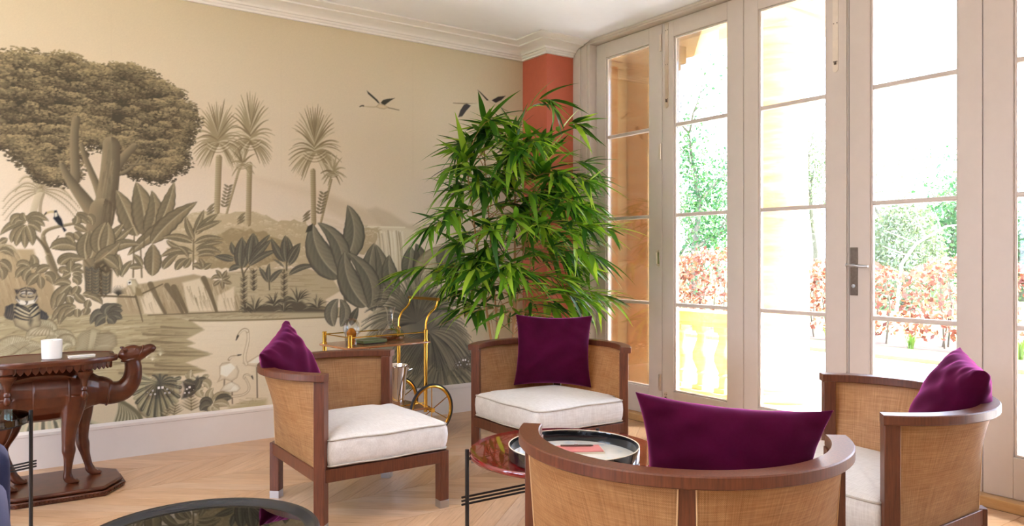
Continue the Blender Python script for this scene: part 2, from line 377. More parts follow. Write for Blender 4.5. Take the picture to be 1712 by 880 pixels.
# ---------------------------------------------------------------- glazed wall: folding doors
Y0D, PW = 4.772, .7397
MZ = (2.2375, 1.573, .914); GB, GT = .262, 2.872
st(B().box(4.13, -3.39, 0, XW+.07, 4.79, .052).build('trim_2', M['oak_sill'], smooth=True, bevel=.004))       # oak threshold
cs = B().box(4.118, -3.39, 2.997, XW+.1, 4.971, CEIL).box(4.108, -3.39, 3.008, 4.118, 4.93, CEIL)
cs.box(4.118, 4.772, .0, XW+.1, 4.971, 2.997).box(4.104, 4.88, .0, 4.118, 4.971, 3.0).box(4.108, 4.80, 0, 4.118, 4.84, 2.997)
st(cs.build('trim_3', M['paint'], bevel=.004))
def door(i):
    y1 = Y0D-PW*i-.002; y0 = Y0D-PW*(i+1)+.002
    gl1, gl0 = (y1-.112, y0+.134) if i < 3 else (y1-.138, y0+.118)
    x0, x1 = XW, XW+.055
    b = B().box(x0, gl1, .056, x1, y1, 2.994).box(x0, y0, .056, x1, gl0, 2.994).box(x0, gl0, GT, x1, gl1, 2.994).box(x0, gl0, .056, x1, gl1, GB)
    d = st(b.build('door_%d' % (i+1), M['paint'], bevel=.003))
    for z in MZ:
        B().box(x0+.012, gl0, z-.026, x1-.006, gl1, z).build('muntin', M['paint'], d, bevel=.006)
    zz = [GB]+sorted(MZ)+[GT]
    for a, c_ in zip(zz[:-1], zz[1:]):
        B().box(x0+.028, gl0+.001, a, x0+.034, gl1-.001, c_-(.026 if c_ != GT else 0)).build('glass_pane', M['pane'], d, smooth=False)
    bd = B()
    for ya, yb in ((gl1-.012, gl1), (gl0, gl0+.012)): bd.box(x0+.01, ya, GB, x0+.027, yb, GT)
    bd.box(x0+.01, gl0, GB, x0+.027, gl1, GB+.012).box(x0+.01, gl0, GT-.012, x0+.027, gl1, GT)
    bd.build('glazing_bead', M['paint'], d, bevel=.004)
    return d
DOORS = [door(i) for i in range(11)]
def plate(par, px, py0, py1, w, mt, name, th=.004):
    y, z1 = at_x(px, py0, XW); _, z0 = at_x(px, py1, XW)
    return B().box(XW-th, y-w/2, z0, XW, y+w/2, z1).build(name, mt, par, bevel=.0015)
for px, a, c_ in ((1104, 58, 86), (1103.5, 241, 267), (1103, 626, 653)):
    h_ = plate(DOORS[0], px, a, c_, .022, M['nickel'], 'hinge')
    y, z1 = at_x(px, a, XW); _, z0 = at_x(px, c_, XW)
    B().tube([(XW-.008, y-.012, z0), (XW-.008, y-.012, z1)], .006, 10).build('hinge_pin', M['nickel'], h_)
y, z1 = at_x(1101, 418, XW); _, z0 = at_x(1101, 446, XW)
pl = B().box(XW-.004, y-.014, z0, XW, y+.014, z1).build('pull_handle', M['nickel'], DOORS[0], bevel=.002)
B().tube([(XW-.004, y-.004, z1-.012), (XW-.026, y-.004, z1-.02), (XW-.026, y-.004, z0+.02), (XW-.004, y-.004, z0+.012)], .006, 10).build('pull_bar', M['nickel'], pl)
def bolt(par, px, a, c_, w=.036):
    y, z1 = at_x(px, a, XW); z1 = min(z1, 2.992); _, z0 = at_x(px, c_, XW); q = w/2
    pr_ = [(y-q, z1), (y-q, z0+q)]+[(y-q*cos(t), z0+q-q*sin(t)) for t in [PI*k/8 for k in range(1, 8)]]+[(y+q, z0+q), (y+q, z1)]
    b = B(); nn = len(pr_); b.add([(XW-.003, p, z) for p, z in pr_]+[(XW, p, z) for p, z in pr_], [tuple(range(nn)), tuple(range(2*nn-1, nn-1, -1))]+[(i, (i+1) % nn, nn+(i+1) % nn, nn+i) for i in range(nn)])
    o = b.build('flush_bolt', M['nickel'], par)
    kb = B()
    for t in (.06, .5, .94):
        for sg in (-1, 1): kb.lathe([(.0035, 0), (.003, .002), (0, .0025)], 8, (0, 0, 0))
    for i, (t, sg) in enumerate([(t, sg) for t in (.08, .5, .92) for sg in (-1, 1)]):
        s_ = B().lathe([(.0001, 0), (.0035, 0), (.003, .002), (.0001, .0026)], 8).build('screw', M['darksteel'], o, loc=(XW-.003, y+sg*q*.6, z0+.02+(z1-z0-.03)*t)); s_.rotation_euler = (0, -PI/2, 0)
    B().box(XW-.011, y-.006, z0+.045, XW-.003, y+.006, z0+.065).build('bolt_thumb', M['darksteel'], o, bevel=.002)
    return o
bolt(DOORS[1], 1115, 37, 181); bolt(DOORS[2], 1397, -40, 121); bolt(DOORS[1], 1113.5, 656, 678, .03)
# lever handle on the fourth door
hp = plate(DOORS[3], 1428, 414, 494, .046, M['darksteel'], 'lever_plate', .006)
y, z = at_x(1428, 444, XW)
B().tube([(XW-.005, y, z), (XW-.05, y, z)], .011, 12).build('lever_spindle', M['steel'], hp)
B().tube([(XW-.05, y+.02, z+.002), (XW-.053, y-.03, z), (XW-.05, y-.075, z-.005), (XW-.044, y-.11, z-.004)], [.009, .009, .008, .006], 12).build('lever', M['steel'], hp)
B().lathe([(.0001, 0), (.011, 0), (.011, .004), (.0001, .005)], 14).build('key_cylinder', M['steel'], hp, loc=(XW-.006, y, z-.12)).rotation_euler = (0, -PI/2, 0)
for px in (1419.5,):
    y, _ = at_x(px, 430, XW)
    B().box(XW-.0015, y-.0015, .06, XW+.001, y+.0015, 2.99).build('joint_gap_strip', M['black'], DOORS[3], smooth=False)  # black strip stands in for the shaded gap at the door joint
MURAL_GAIN = np.array([1.0, 1.13, 1.28])
PILLOWS = [((1.42, 3.80, .466), -PI/4+.14, .42, rad(-15), (.48, .46), 'plum velvet throw pillow on the left armchair by the bar cart', 1, .10, .07, .55),
 ((2.972, 3.805, .448), -PI*.75, .20, 0, (.50, .46), 'plum velvet throw pillow standing upright on the far armchair by the bamboo', 2),
 ((1.717, 1.437, .440), PI/4+.12, .10, rad(-4.5), (.55, .435), 'plum velvet throw pillow showing above the nearest chair back', 3, .09, .13, .22),
 ((3.055, 1.53, .452), PI*.75-.2, .36, rad(4), (.46, .46), 'plum velvet throw pillow on the right armchair by the glazed doors', 4, .11, .08, .2)]
# ---------------------------------------------------------------- the mural's picture, painted on a fine grid of the wall
class Canvas:
    def __init__(s, x0, x1, z0, z1, d):
        s.x0, s.z1, s.d = x0, z1, d
        s.W = int(round((x1-x0)/d))+1; s.H = int(round((z1-z0)/d))+1
        s.C = np.zeros((s.H, s.W, 3)); s.rng = np.random.default_rng(7)
        s.X = x0+np.arange(s.W)*d; s.Zr = z1-np.arange(s.H)*d
    def T(s, pts):                                   # photo pixels -> canvas cells (the wall is flat)
        p = np.asarray(pts, float).reshape(-1, 2)
        v = FW[None]+RT[None]*((p[:, :1]-856)/FPX); Z = YW/v[:, 1]
        X = v[:, 0]*Z; z = CAMH-(p[:, 1]-YH)*Z/FPX
        return np.stack([(X-s.x0)/s.d, (s.z1-z)/s.d], 1)
    def sc(s, px):                                   # cells per photo pixel at this place
        v = FW+RT*((px-856)/FPX); return YW/v[1]/FPX/s.d
    def box(s, a, pad):
        c0 = max(int(a[:, 0].min()-pad), 0); c1 = min(int(a[:, 0].max()+pad)+2, s.W)
        r0 = max(int(a[:, 1].min()-pad), 0); r1 = min(int(a[:, 1].max()+pad)+2, s.H)
        return (r0, r1, c0, c1) if r1 > r0 and c1 > c0 else None
    def mix(s, b, al, col):
        r0, r1, c0, c1 = b; R = s.C[r0:r1, c0:c1]
        R += (np.asarray(col, float)-R)*al[..., None]
    def sdf(s, a, b):
        r0, r1, c0, c1 = b
        yy, xx = np.mgrid[r0:r1, c0:c1].astype(float)
        dm = np.full(xx.shape, 1e9); ins = np.zeros(xx.shape, bool)
        q = np.roll(a, -1, 0)
        for (ax, ay), (bx, by) in zip(a, q):
            dx, dy = bx-ax, by-ay; L = dx*dx+dy*dy+1e-9
            t = np.clip(((xx-ax)*dx+(yy-ay)*dy)/L, 0, 1)
            dm = np.minimum(dm, (xx-ax-t*dx)**2+(yy-ay-t*dy)**2)
            if ay != by:
                ins ^= ((ay > yy) != (by > yy)) & (xx < (bx-ax)*(yy-ay)/(by-ay)+ax)
        dm = np.sqrt(dm); return np.where(ins, dm, -dm), xx, yy
    def poly(s, pts, col, a=1., soft=.7, edge=None, ew=3., col2=None, rough=0):
        A = s.T(pts)
        if rough:
            n = []
            for p, q in zip(A, np.roll(A, -1, 0)):
                k = max(int(np.hypot(*(q-p))/rough/1.6), 1)
                for i in range(k): n.append(p+(q-p)*i/k+s.rng.normal(0, rough*.45, 2))
            A = np.array(n)
        b = s.box(A, 2+soft)
        if not b: return
        sd, xx, yy = s.sdf(A, b); al = np.clip(.5+sd/(2*soft), 0, 1)*a
        c = np.broadcast_to(np.asarray(col, float), sd.shape+(3,)).copy()
        if col2 is not None:
            t = np.clip((yy-A[:, 1].min())/(np.ptp(A[:, 1])+1e-6), 0, 1)[..., None]
            c += (np.asarray(col2, float)-c)*t
        if edge is not None:
            e = np.exp(-np.clip(sd, 0, None)/ew)[..., None]*.8
            c += (np.asarray(edge, float)-c)*e
        s.mix(b, al, c)
    def spine(s, pts, n=18):                         # smooth curve through 2-4 points (Bezier)
        P_ = np.asarray(pts, float); t = np.linspace(0, 1, n)[:, None]
        if len(P_) == 2: return P_[0]+(P_[1]-P_[0])*t
        if len(P_) == 3: return (1-t)**2*P_[0]+2*t*(1-t)*P_[1]+t*t*P_[2]
        return (1-t)**3*P_[0]+3*t*(1-t)**2*P_[1]+3*t*t*(1-t)*P_[2]+t**3*P_[3]
    def near(s, S, b):
        r0, r1, c0, c1 = b
        yy, xx = np.mgrid[r0:r1, c0:c1].astype(float)
        best = np.full(xx.shape, 1e9); tt = np.zeros(xx.shape); sg = np.zeros(xx.shape)
        n = len(S)-1
        for i in range(n):
            ax, ay = S[i]; dx, dy = S[i+1]-S[i]; L = dx*dx+dy*dy+1e-9
            t = np.clip(((xx-ax)*dx+(yy-ay)*dy)/L, 0, 1)
            ex, ey = xx-ax-t*dx, yy-ay-t*dy; d = ex*ex+ey*ey; m = d < best
            best = np.where(m, d, best); tt = np.where(m, (i+t)/n, tt); sg = np.where(m, np.sign(dx*ey-dy*ex), sg)
        return np.sqrt(best), tt, sg
    def stroke(s, pts, w0, w1, col, a=1., raw=False, col2=None, n=12, soft=.6):
        S = s.spine(pts, n if len(pts) > 2 else 2) if raw else s.T(s.spine(pts, n if len(pts) > 2 else 2))
        k = 1 if raw else s.sc(pts[0][0]); w0 *= k; w1 *= k
        b = s.box(S, max(w0, w1)+2)
        if not b: return
        d, t, sg = s.near(S, b); w = w0+(w1-w0)*t
        al = np.clip(.5+(w/2-d)/(2*soft), 0, 1)*a*np.clip(np.maximum(w, .25), 0, 1)
        c = np.asarray(col, float)
        if col2 is not None:
            u = np.clip(.5+sg*d/(w+1e-6), 0, 1)[..., None]; c = c+(np.asarray(col2, float)-c)*u
        s.mix(b, al, c)
    def leaf(s, pts, w, pal=1, rib=1., prof=.8, wav=0., a=1., n=16, veins=.16):
        D, Lc, E, R = PALS[pal]
        S = s.T(s.spine(pts, n)); w = w*s.sc(pts[0][0])/1.7
        b = s.box(S, w+2)
        if not b: return
        d, t, sg = s.near(S, b)
        wt = w*np.sin(np.pi*np.clip(t, .001, .999)**prof)**.75
        if wav: wt = wt*(1+wav*np.sin(t*40+sg*2))
        al = np.clip(.5+(wt-d)/1.2, 0, 1)*a
        u = np.clip(d/(wt+1e-6), 0, 1)
        lit = np.where(sg > 0, .75-.45*u, .12+.35*u)+veins*.35*np.sin(t*55+d*.9)*np.where(u > .12, 1, 0)
        c = np.asarray(D)+(np.asarray(Lc)-np.asarray(D))*np.clip(lit, 0, 1)[..., None]
        c += (np.asarray(E)-c)*(np.clip((u-.72)/.28, 0, 1)*.75)[..., None]
        if rib: c += (np.asarray(R)-c)*(np.clip(1-d/(.9+.05*w), 0, 1)*.8*rib*(1-.6*t))[..., None]
        s.mix(b, al, c)
    def dab(s, x, y, rx, ry, col, a=.8):             # canvas cells
        r0, r1, c0, c1 = int(y-ry-1), int(y+ry+2), int(x-rx-1), int(x+rx+2)
        r0, c0 = max(r0, 0), max(c0, 0); r1, c1 = min(r1, s.H), min(c1, s.W)
        if r1 <= r0 or c1 <= c0: return
        yy = (np.arange(r0, r1)-y)[:, None]/ry; xx = (np.arange(c0, c1)-x)[None]/rx
        s.mix((r0, r1, c0, c1), np.clip(1.5-1.5*(xx*xx+yy*yy), 0, 1)*a, col)
    def clumps(s, pts, gap, rx, ry, dark, light, nd=60, dr=1.7, fill=True, hi=1., rim=False):
        A = s.T(pts); k = s.sc(pts[0][0]); gap *= k; rx *= k; ry *= k
        if fill: s.poly(pts, dark, rough=3.2)
        x0, y0 = A.min(0); x1, y1 = A.max(0); c = []
        for _ in range(6000):
            p = np.array([s.rng.uniform(x0, x1), s.rng.uniform(y0, y1)])
            if all((p[0]-q[0])**2/1.9+(p[1]-q[1])**2 > gap*gap for q in c): c.append(p)
        ax, ay = A[:, 0], A[:, 1]; bx, by = np.roll(ax, -1), np.roll(ay, -1)
        def inside(p): return (((ay > p[1]) != (by > p[1])) & (p[0] < (bx-ax)*(p[1]-ay)/(by-ay+1e-9)+ax)).sum() % 2 == 1
        D, Lc = np.asarray(dark, float), np.asarray(light, float)
        keep = [q for q in c if inside(q)]
        if rim:
            ce = A.mean(0)
            for p, q in zip(A, np.roll(A, -1, 0)):
                for t in np.arange(0, 1, gap/max(np.hypot(*(q-p)), 1)):
                    e = p+(q-p)*t; u = (ce-e)/(np.hypot(*(ce-e))+1e-6); keep.append(e+u*ry*.55)
        for p in sorted(keep, key=lambda q: q[1]):
            sx, sy = rx*s.rng.uniform(.7, 1.25), ry*s.rng.uniform(.75, 1.2); br = s.rng.uniform(.55, 1.)*hi
            for i in range(nd):
                th_ = s.rng.uniform(0, 2*np.pi); r = s.rng.uniform(0, 1)**.5
                dx, dy = r*np.cos(th_), r*np.sin(th_)
                q = (p[0]+dx*sx, p[1]+dy*sy)
                if r > .6 and not inside(q) and s.rng.random() < (.45 if rim else .8): continue
                t = np.clip((.42-dy*.72-abs(dx)*.22)*br+s.rng.normal(0, .2 if rim else .12), 0, 1)
                s.dab(q[0], q[1], dr*s.rng.uniform(.8, 1.6), dr*s.rng.uniform(.5, .9), D+(Lc-D)*t, .75)

def zm(x0, y0, sc): return lambda *v: [(x0+v[i]/sc, y0+v[i+1]/sc) for i in range(0, len(v), 2)]
PALS = {0: ((116, 102, 78), (166, 149, 115), (92, 78, 56), (192, 174, 138)),     # grey-olive big leaves
        1: ((122, 102, 70), (172, 148, 106), (98, 80, 52), (198, 176, 136)),     # brown jungle leaves
        2: ((156, 135, 96), (212, 192, 154), (126, 104, 68), (224, 206, 170)),  # pale leaves
        3: ((104, 90, 66), (142, 125, 94), (84, 70, 50), (160, 143, 110)),       # dark leaves
        4: ((162, 138, 98), (196, 171, 130), (142, 118, 80), (205, 182, 142))}   # distant

def paint_mural(c):
    R = c.rng; z = c.Zr
    st = np.interp(z, [.2, .9, 1.4, 1.75, 2.2, 2.95], [0, 1, 2, 3, 4, 5])
    cols = np.array([(216, 192, 152), (224, 200, 166), (226, 201, 172), (221, 195, 163), (217, 190, 154), (210, 183, 145)], float)
    for k in range(3): c.C[:, :, k] = np.interp(st, range(6), cols[:, k])[:, None]
    # drop joins of the wallpaper
    Z1 = zm(0, 80, 3.52); Z2 = zm(0, 290, 5.5); Z3 = zm(0, 430, 4.633); Z4 = zm(180, 290, 5.177); Z5 = zm(200, 430, 4.192)
    Z6 = zm(340, 370, 4.8875); Z7 = zm(500, 330, 4.19); Z8 = zm(200, 560, 5.5); Y4 = zm(580, 430, 3.827); Y5 = zm(300, 150, 3.52); Y3 = zm(600, 330, 4.63)
    # clouds and hills
    c.poly(Y5(-900, 380, 40, 385, 400, 495, 560, 540, 730, 575, 870, 612, 960, 655, 1070, 700, 1200, 800, 1200, 1000, -900, 1000), (216, 188, 155), soft=3, col2=(228, 205, 178))
    c.poly(Y5(400, 505, 560, 540, 730, 575, 870, 612, 1000, 668, 1100, 720, 1170, 770, 1000, 720, 800, 650), (208, 180, 144), a=.35, soft=6)
    c.poly(Z7(470, 90, 540, 68, 640, 110, 760, 190, 900, 200, 900, 240, 600, 230), (208, 182, 148), soft=3)
    c.poly(Z7(150, -40, 270, 10, 380, 60, 450, 80, 530, 130, 600, 180, 640, 205, 400, 200, 200, 100), (202, 175, 138), a=.5, soft=5)
    for i in range(14):
        x = R.uniform(480, 640); y = 345+(x-480)*.22+R.uniform(0, 30)
        c.stroke([(x, y), (x+25, y+8), (x+50, y+14)], 2, 4, (214, 188, 152), .35)
    # waterfall
    c.poly(Z7(430, 205, 700, 205, 800, 230, 740, 560, 560, 560, 540, 300), (218, 196, 162), soft=2)
    c.stroke(Z7(430, 205, 740, 212), 3, 2, (232, 214, 184), .8)
    for i in range(26):
        x = R.uniform(560, 745); d = R.random()
        c.stroke(Z7(x-14, 232+R.uniform(0, 25), x, 330, x+R.uniform(-4, 22), 540), 2.2, 1.2, (172, 148, 110) if d < .5 else (234, 216, 188), .7)
    c.clumps(Z7(420, 210, 560, 215, 545, 300, 520, 380, 430, 400, 410, 300), 9, 9, 6, (190, 164, 124), (214, 190, 154), 25)
    # scrub on the far bank
    c.clumps(Y5(-40, 740, 120, 720, 300, 730, 430, 715, 560, 770, 740, 770, 800, 900, 900, 1010, 500, 1060, -60, 1000), 13, 13, 8, (192, 166, 125), (216, 192, 154), 34, hi=.9)
    c.clumps(Y5(240, 850, 300, 820, 420, 830, 520, 850, 640, 900, 640, 1000, 420, 1050, 100, 1050, 120, 920), 14, 14, 10, (166, 140, 98), (190, 164, 120), 40)
    # bank with lines of water
    c.poly(Z6(180, 420, 500, 385, 860, 388, 1040, 450, 1120, 570, 1000, 640, 1020, 745, 180, 745), (188, 164, 124), soft=1.2)
    for i in range(90):
        y = R.uniform(395, 735); x = R.uniform(180, 1000); L = R.uniform(60, 240)
        if x+L > 1100-abs(y-560)*.7: continue
        c.stroke(Z6(x, y, x+L/2, y+R.uniform(-6, 6), x+L, y), 1.0, .6, (148, 124, 86) if R.random() < .6 else (206, 184, 146), .7)
    # water
    c.poly(Z5(330, 445, 1090, 435, 1600, 400, 1600, 1100, 330, 1100), (222, 199, 164), soft=1.5)
    for i in range(150):
        x = R.uniform(300, 700); y = R.uniform(532, 680); L = R.uniform(15, 60)
        c.stroke([(x, y), (x+L, y-.6)], .8, .6, (206, 182, 146) if R.random() < .6 else (230, 209, 176), .55)
    # cliffs left and centre
    c.poly(Z3(-40, -60, 260, -60, 300, 60, 420, 230, 430, 480, -40, 480), (184, 156, 114), soft=1.5, col2=(172, 144, 102))
    for i in range(120):
        x = R.uniform(-20, 420); y = R.uniform(-40, 380); L = R.uniform(40, 130)
        if x > 250+y*.5: continue
        c.stroke(Z3(x, y, x+L*.18, y+L*.5, x+L*.3, y+L), 1.6, .8, (156, 128, 88) if R.random() < .6 else (202, 176, 134), .45)
    c.poly(Z2(240, 560, 420, 620, 480, 880, 420, 880, 390, 720), (226, 202, 174), soft=1.5)
    c.poly(Z5(-20, 250, 60, 200, 200, 180, 300, 160, 520, 120, 640, 150, 760, 210, 860, 300, 860, 392, -20, 410), (178, 152, 112), soft=1.2)
    for pts in ((200, 250, 240, 240, 300, 395, 190, 400), (440, 180, 560, 150, 610, 230, 660, 380, 480, 385), (690, 270, 800, 210, 812, 380, 680, 380), (150, 300, 190, 250, 280, 395, 170, 400)):
        c.poly(Z5(*pts), (216, 192, 156), soft=1.5)
    for i in range(170):
        x = R.uniform(0, 830); y = R.uniform(190, 330); L = R.uniform(40, 110)
        c.stroke(Z5(x, y, x+L*.1, y+L*.5, x+L*.32, min(y+L, 395)), 1.5, .8, (148, 122, 82) if R.random() < .5 else (214, 190, 152), .5)
    for a_ in ((215, 190, 260, 290, 320, 395), (330, 200, 400, 300, 440, 390), (590, 150, 640, 260, 680, 385), (380, 210, 430, 300, 470, 385)):
        c.stroke(Z5(*a_), 9, 5, (122, 100, 66), .8)
    # near bank
    bank = Z5(-900, 420, -200, 400, 330, 403, 500, 445, 595, 510, 470, 575, 530, 605, 475, 625, 650, 680, 465, 740, 610, 800, 480, 830, 130, 845, -100, 900, -900, 900)
    c.poly(bank, (180, 157, 114), soft=1.2)
    A = c.T(bank)
    for i in range(420):
        x = R.uniform(-20, 330); y = R.uniform(528, 632); L = R.uniform(14, 60)
        lim = np.interp(y, [528, 541, 551, 567, 574, 579, 592, 606, 621, 630], [300, 320, 340, 312, 326, 312, 352, 311, 345, 312])
        if x+L > lim: continue
        k = R.random(); e = max(0, (x+L)/lim-.75)*3
        col = (140, 117, 78) if k < .42+e else (206, 186, 144)
        c.stroke([(x, y+(300-x)*.02), (x+L/2, y+R.uniform(-1, 1)), (x+L, y)], 1.5, .7, col, .55)
    for y, x0, x1 in ((548, 270, 338), (572, 255, 322), (588, 250, 348), (594, 265, 350), (618, 240, 343), (612, 260, 330), (625, 200, 320), (606, 130, 300), (560, 240, 320)):
        c.stroke([(x0, y-1), ((x0+x1)/2, y+2), (x1, y+1)], 4.5, .8, (132, 110, 74), .7)
    c.poly(Z5(300, 405, 700, 385, 1600, 350, 1600, 415, 1100, 440, 560, 452, 480, 440), (178, 155, 114), soft=1., col2=(196, 174, 134))
    c.stroke(Z5(200, 408, 700, 388, 1500, 352), 2.2, 2.2, (122, 101, 66), .8)
    c.stroke(Z5(490, 444, 700, 452, 1150, 436, 1600, 416), 3.2, 2.6, (142, 119, 80), .9)
    for i in range(40):
        x = R.uniform(380, 1150); c.stroke(Z5(x, 408-x*.01+R.uniform(0, 30), x+R.uniform(40, 120), 408-x*.02+R.uniform(0, 24)), 1.3, .6, (152, 128, 90), .5)
    # small tree palms at far left, big tree
    for (cx, cy, n_, r_) in ((375, 165, 15, 330), (20, 700, 9, 150)):
        for i in range(n_):
            an = np.pi*(1.12-i/(n_-1)*1.24)+.02; ln = r_*R.uniform(.85, 1.1)*(1.05 if abs(np.cos(an)) > .5 else .62)
            ex, ey = cx+np.cos(an)*ln, cy-np.sin(an)*ln*.62+(.55*ln*abs(np.cos(an)))
            mx, my = cx+np.cos(an)*ln*.55, cy-np.sin(an)*ln*.62-25
            S = c.spine(Z2(cx, cy, mx, my, ex, ey), 22)
            for j in range(3, 22):
                for sg in (-1, 1):
                    t = S[j]-S[j-1]; nn = np.array([-t[1], t[0]])*sg; nn /= np.hypot(*nn)+1e-6; t = t/(np.hypot(*t)+1e-6)
                    l2 = 8*(1-.5*j/22); c.stroke([S[j], S[j]+t*l2*.7+nn*l2*.8], 1.4, .5, (158, 134, 94) if sg > 0 else (200, 176, 136), .6)
            c.stroke(Z2(cx, cy, mx, my, ex, ey), 1.5, .8, (136, 112, 74), .8)
    c.stroke(Z2(375, 170, 330, 250, 305, 360), 11, 10, (176, 152, 112), .7, col2=(205, 182, 142))
    c.stroke(Z2(405, 190, 365, 280, 370, 365), 3, 5, (150, 126, 88), .7)
    canopy = Z1(-80, 60, 0, 55, 60, 50, 120, 40, 200, 62, 260, 60, 350, 40, 430, 60, 490, 110, 550, 110, 610, 130, 680, 105, 780, 110, 870, 140, 905, 190, 960, 220, 1030, 270, 1050, 320, 1110, 360, 1140, 420, 1130, 500, 1090, 570, 1055, 590, 1085, 640, 1075, 710, 1010, 720, 1000, 765, 930, 780, 860, 735, 800, 748, 765, 700, 790, 640, 790, 580, 700, 590, 600, 590, 570, 540, 520, 560, 480, 570, 470, 480, 490, 430, 440, 430, 425, 560, 420, 640, 400, 680, 385, 780, 350, 810, 280, 780, 230, 770, 180, 710, 150, 660, 100, 610, 50, 575, -80, 570)
    c.clumps(canopy, 17, 25, 16, (92, 74, 46), (180, 152, 106), 230, 1.5, hi=1., rim=True)
    for i, (a_, w0, w1) in enumerate(((Z1(450, 420, 420, 560, 450, 700, 440, 780), 12, 15), (Z1(365, 690, 400, 790, 480, 860, 560, 990), 9, 26),
            (Z1(480, 570, 500, 680, 560, 760, 590, 880), 7, 13), (Z1(790, 580, 700, 660, 640, 780), 11, 18), (Z1(820, 650, 780, 720, 700, 745), 3, 6),
            (Z1(900, 680, 820, 690, 740, 690), 2, 3), (Z1(655, 570, 655, 700, 640, 850, 600, 1020), 26, 34), (Z1(600, 950, 570, 1050, 540, 1250, 560, 1350), 36, 32))):
        c.stroke(a_, w0, w1, (112, 92, 62), 1., col2=(160, 136, 98), n=16)
    for i in range(46):
        x = R.uniform(606, 680); y = R.uniform(600, 980); c.stroke(Z1(x, y, x-6, y+40, x-14, y+90), 1.3, .7, (108, 88, 58) if R.random() < .5 else (172, 148, 108), .35)
    # tall palms
    def palm(zz, cx, cy, r, up, n_=64):
        for i in range(n_):
            f_ = i/(n_-1); an = np.radians(-64+f_*308 if i % 2 else 244-f_*308)
            low = np.sin(an) < -.05
            L = r*R.uniform(.82, 1.08)*(1. if not low else .95)
            oy = -up*max(np.sin(an), 0)*.8
            dx, dy = np.cos(an)*L, -np.sin(an)*L*(1.35 if not low else 1.05)
            mx, my = cx+dx*.5, cy+oy+dy*.5-r*.10-(r*.12 if abs(np.cos(an)) > .5 else 0)
            ex, ey = cx+dx, cy+oy+dy+(r*.32*abs(np.cos(an)) if np.sin(an) < .45 else 0)
            d = R.random()
            c.stroke(zz(cx, cy+oy*.6, mx, my, ex, ey), 4.2, .8, (166, 141, 100) if d < .5 else ((144, 119, 80) if d < .75 else (206, 182, 144)), .9, n=9)
        for j in range(5):
            c.stroke(zz(cx-r*.42, cy-r*.1+j*r*.07, cx, cy+r*.3+j*r*.05, cx+r*.42, cy-r*.12+j*r*.07), 1.3, 1.3, (212, 188, 150) if j % 2 else (146, 120, 82), .8)
    for (x0, y0, x1, y1, w) in ((232, 400, 220, 715, 36), (412, 440, 405, 790, 32), (785, 480, 790, 785, 32), (350, 470, 278, 725, 14), (893, 530, 832, 780, 14)):
        c.stroke(Y5(x0, y0, x1, y1), w/3.52, w/3.52*.95, (150, 124, 84), 1., col2=(198, 172, 130))
        for k in range(int(abs(y1-y0)/13)):
            yy_ = y0+k*13; xx_ = x0+(x1-x0)*(yy_-y0)/(y1-y0); c.stroke(Y5(xx_-w*.45, yy_, xx_, yy_+4, xx_+w*.45, yy_), .9, .9, (140, 114, 76), .5)
    palm(Y5, 418, 310, 138, 130, 90); palm(Y5, 228, 320, 150, 70, 104); palm(Y5, 795, 375, 152, 95, 104)
    palm(Y5, 370, 440, 80, 10, 24); palm(Y5, 903, 490, 75, 20, 26)
    for (bx, by) in ((265, 690), (825, 730)):
        for k in range(7):
            for sg in (-1, 1): c.leaf(Y5(bx+k*4, by-k*19, bx+k*4+sg*26, by-k*19-18), 3, 1, 0)
    for (bx, by) in ((205, 690), (385, 745), (770, 730)):
        for k in range(3): c.leaf(Y5(bx, by-20+k*20, bx-45, by+20+k*14), 3, 1, 0)
    # banana clump behind the camel
    c.leaf(Z4(255, 540, 170, 340, 75, 145), 29, 1, 1, .7, .03); c.leaf(Z4(325, 540, 330, 300, 245, 75), 33, 1, 1, .72, .03)
    c.leaf(Z4(335, 530, 460, 380, 380, 150), 26, 1, .3, .7, .03); c.leaf(Z4(430, 470, 520, 330, 575, 75), 20, 1, 1, .8, .05)
    c.leaf(Z4(170, 712, 420, 480, 775, 245), 19, 1, 1, 1., .04); c.leaf(Z4(380, 605, 520, 400, 770, 250), 24, 1, 1, .75, .05)
    c.leaf(Z4(385, 890, 395, 760, 390, 610), 24, 1, 1, .9, .03)
    for a_ in ((230, 540, 220, 900), (318, 530, 312, 640), (285, 650, 295, 900), (745, 480, 740, 830)):
        c.stroke(Z4(*a_), 2.2, 2.6, (128, 106, 70), .9)
    for a_, w in (((740, 600, 620, 530, 470, 560), 11), ((738, 690, 600, 630, 455, 725), 12), ((745, 570, 690, 480, 675, 370), 10), ((750, 520, 790, 420, 835, 315), 9), ((765, 530, 840, 420, 955, 350), 11), ((770, 500, 880, 440, 985, 412), 9),
            ((750, 610, 850, 530, 1000, 570), 9), ((760, 660, 880, 590, 1000, 600), 8), ((765, 680, 870, 620, 985, 690), 10), ((775, 715, 870, 670, 940, 715), 8),
            ((510, 580, 560, 640, 640, 640), 7), ((620, 640, 680, 660, 700, 740), 7), ((480, 830, 520, 740, 610, 700), 12), ((590, 840, 620, 760, 690, 740), 11), ((660, 820, 700, 770, 720, 730), 9),
            ((820, 830, 770, 780, 730, 800), 8), ((825, 830, 830, 780, 790, 735), 8), ((830, 830, 860, 800, 900, 780), 8), ((190, 820, 250, 790, 310, 820), 9), ((300, 800, 270, 740, 220, 700), 9)):
        c.leaf(Z4(*a_), w, 1)
    for a_, w in (((0, 660, 90, 560, 225, 460), 12), ((0, 690, 120, 570, 285, 620), 15), ((0, 600, 60, 520, 140, 435), 13), ((0, 720, 70, 700, 90, 900), 17), ((130, 900, 90, 800, 100, 700), 9), ((120, 890, 150, 800, 215, 755), 9)):
        c.leaf(Z4(*a_), w, 1)
    # leaves hanging on the left, toucan branch
    c.stroke(Z2(690, 460, 480, 500, 370, 510, 400, 610), 4.5, 6, (126, 104, 70), 1., col2=(178, 154, 114))
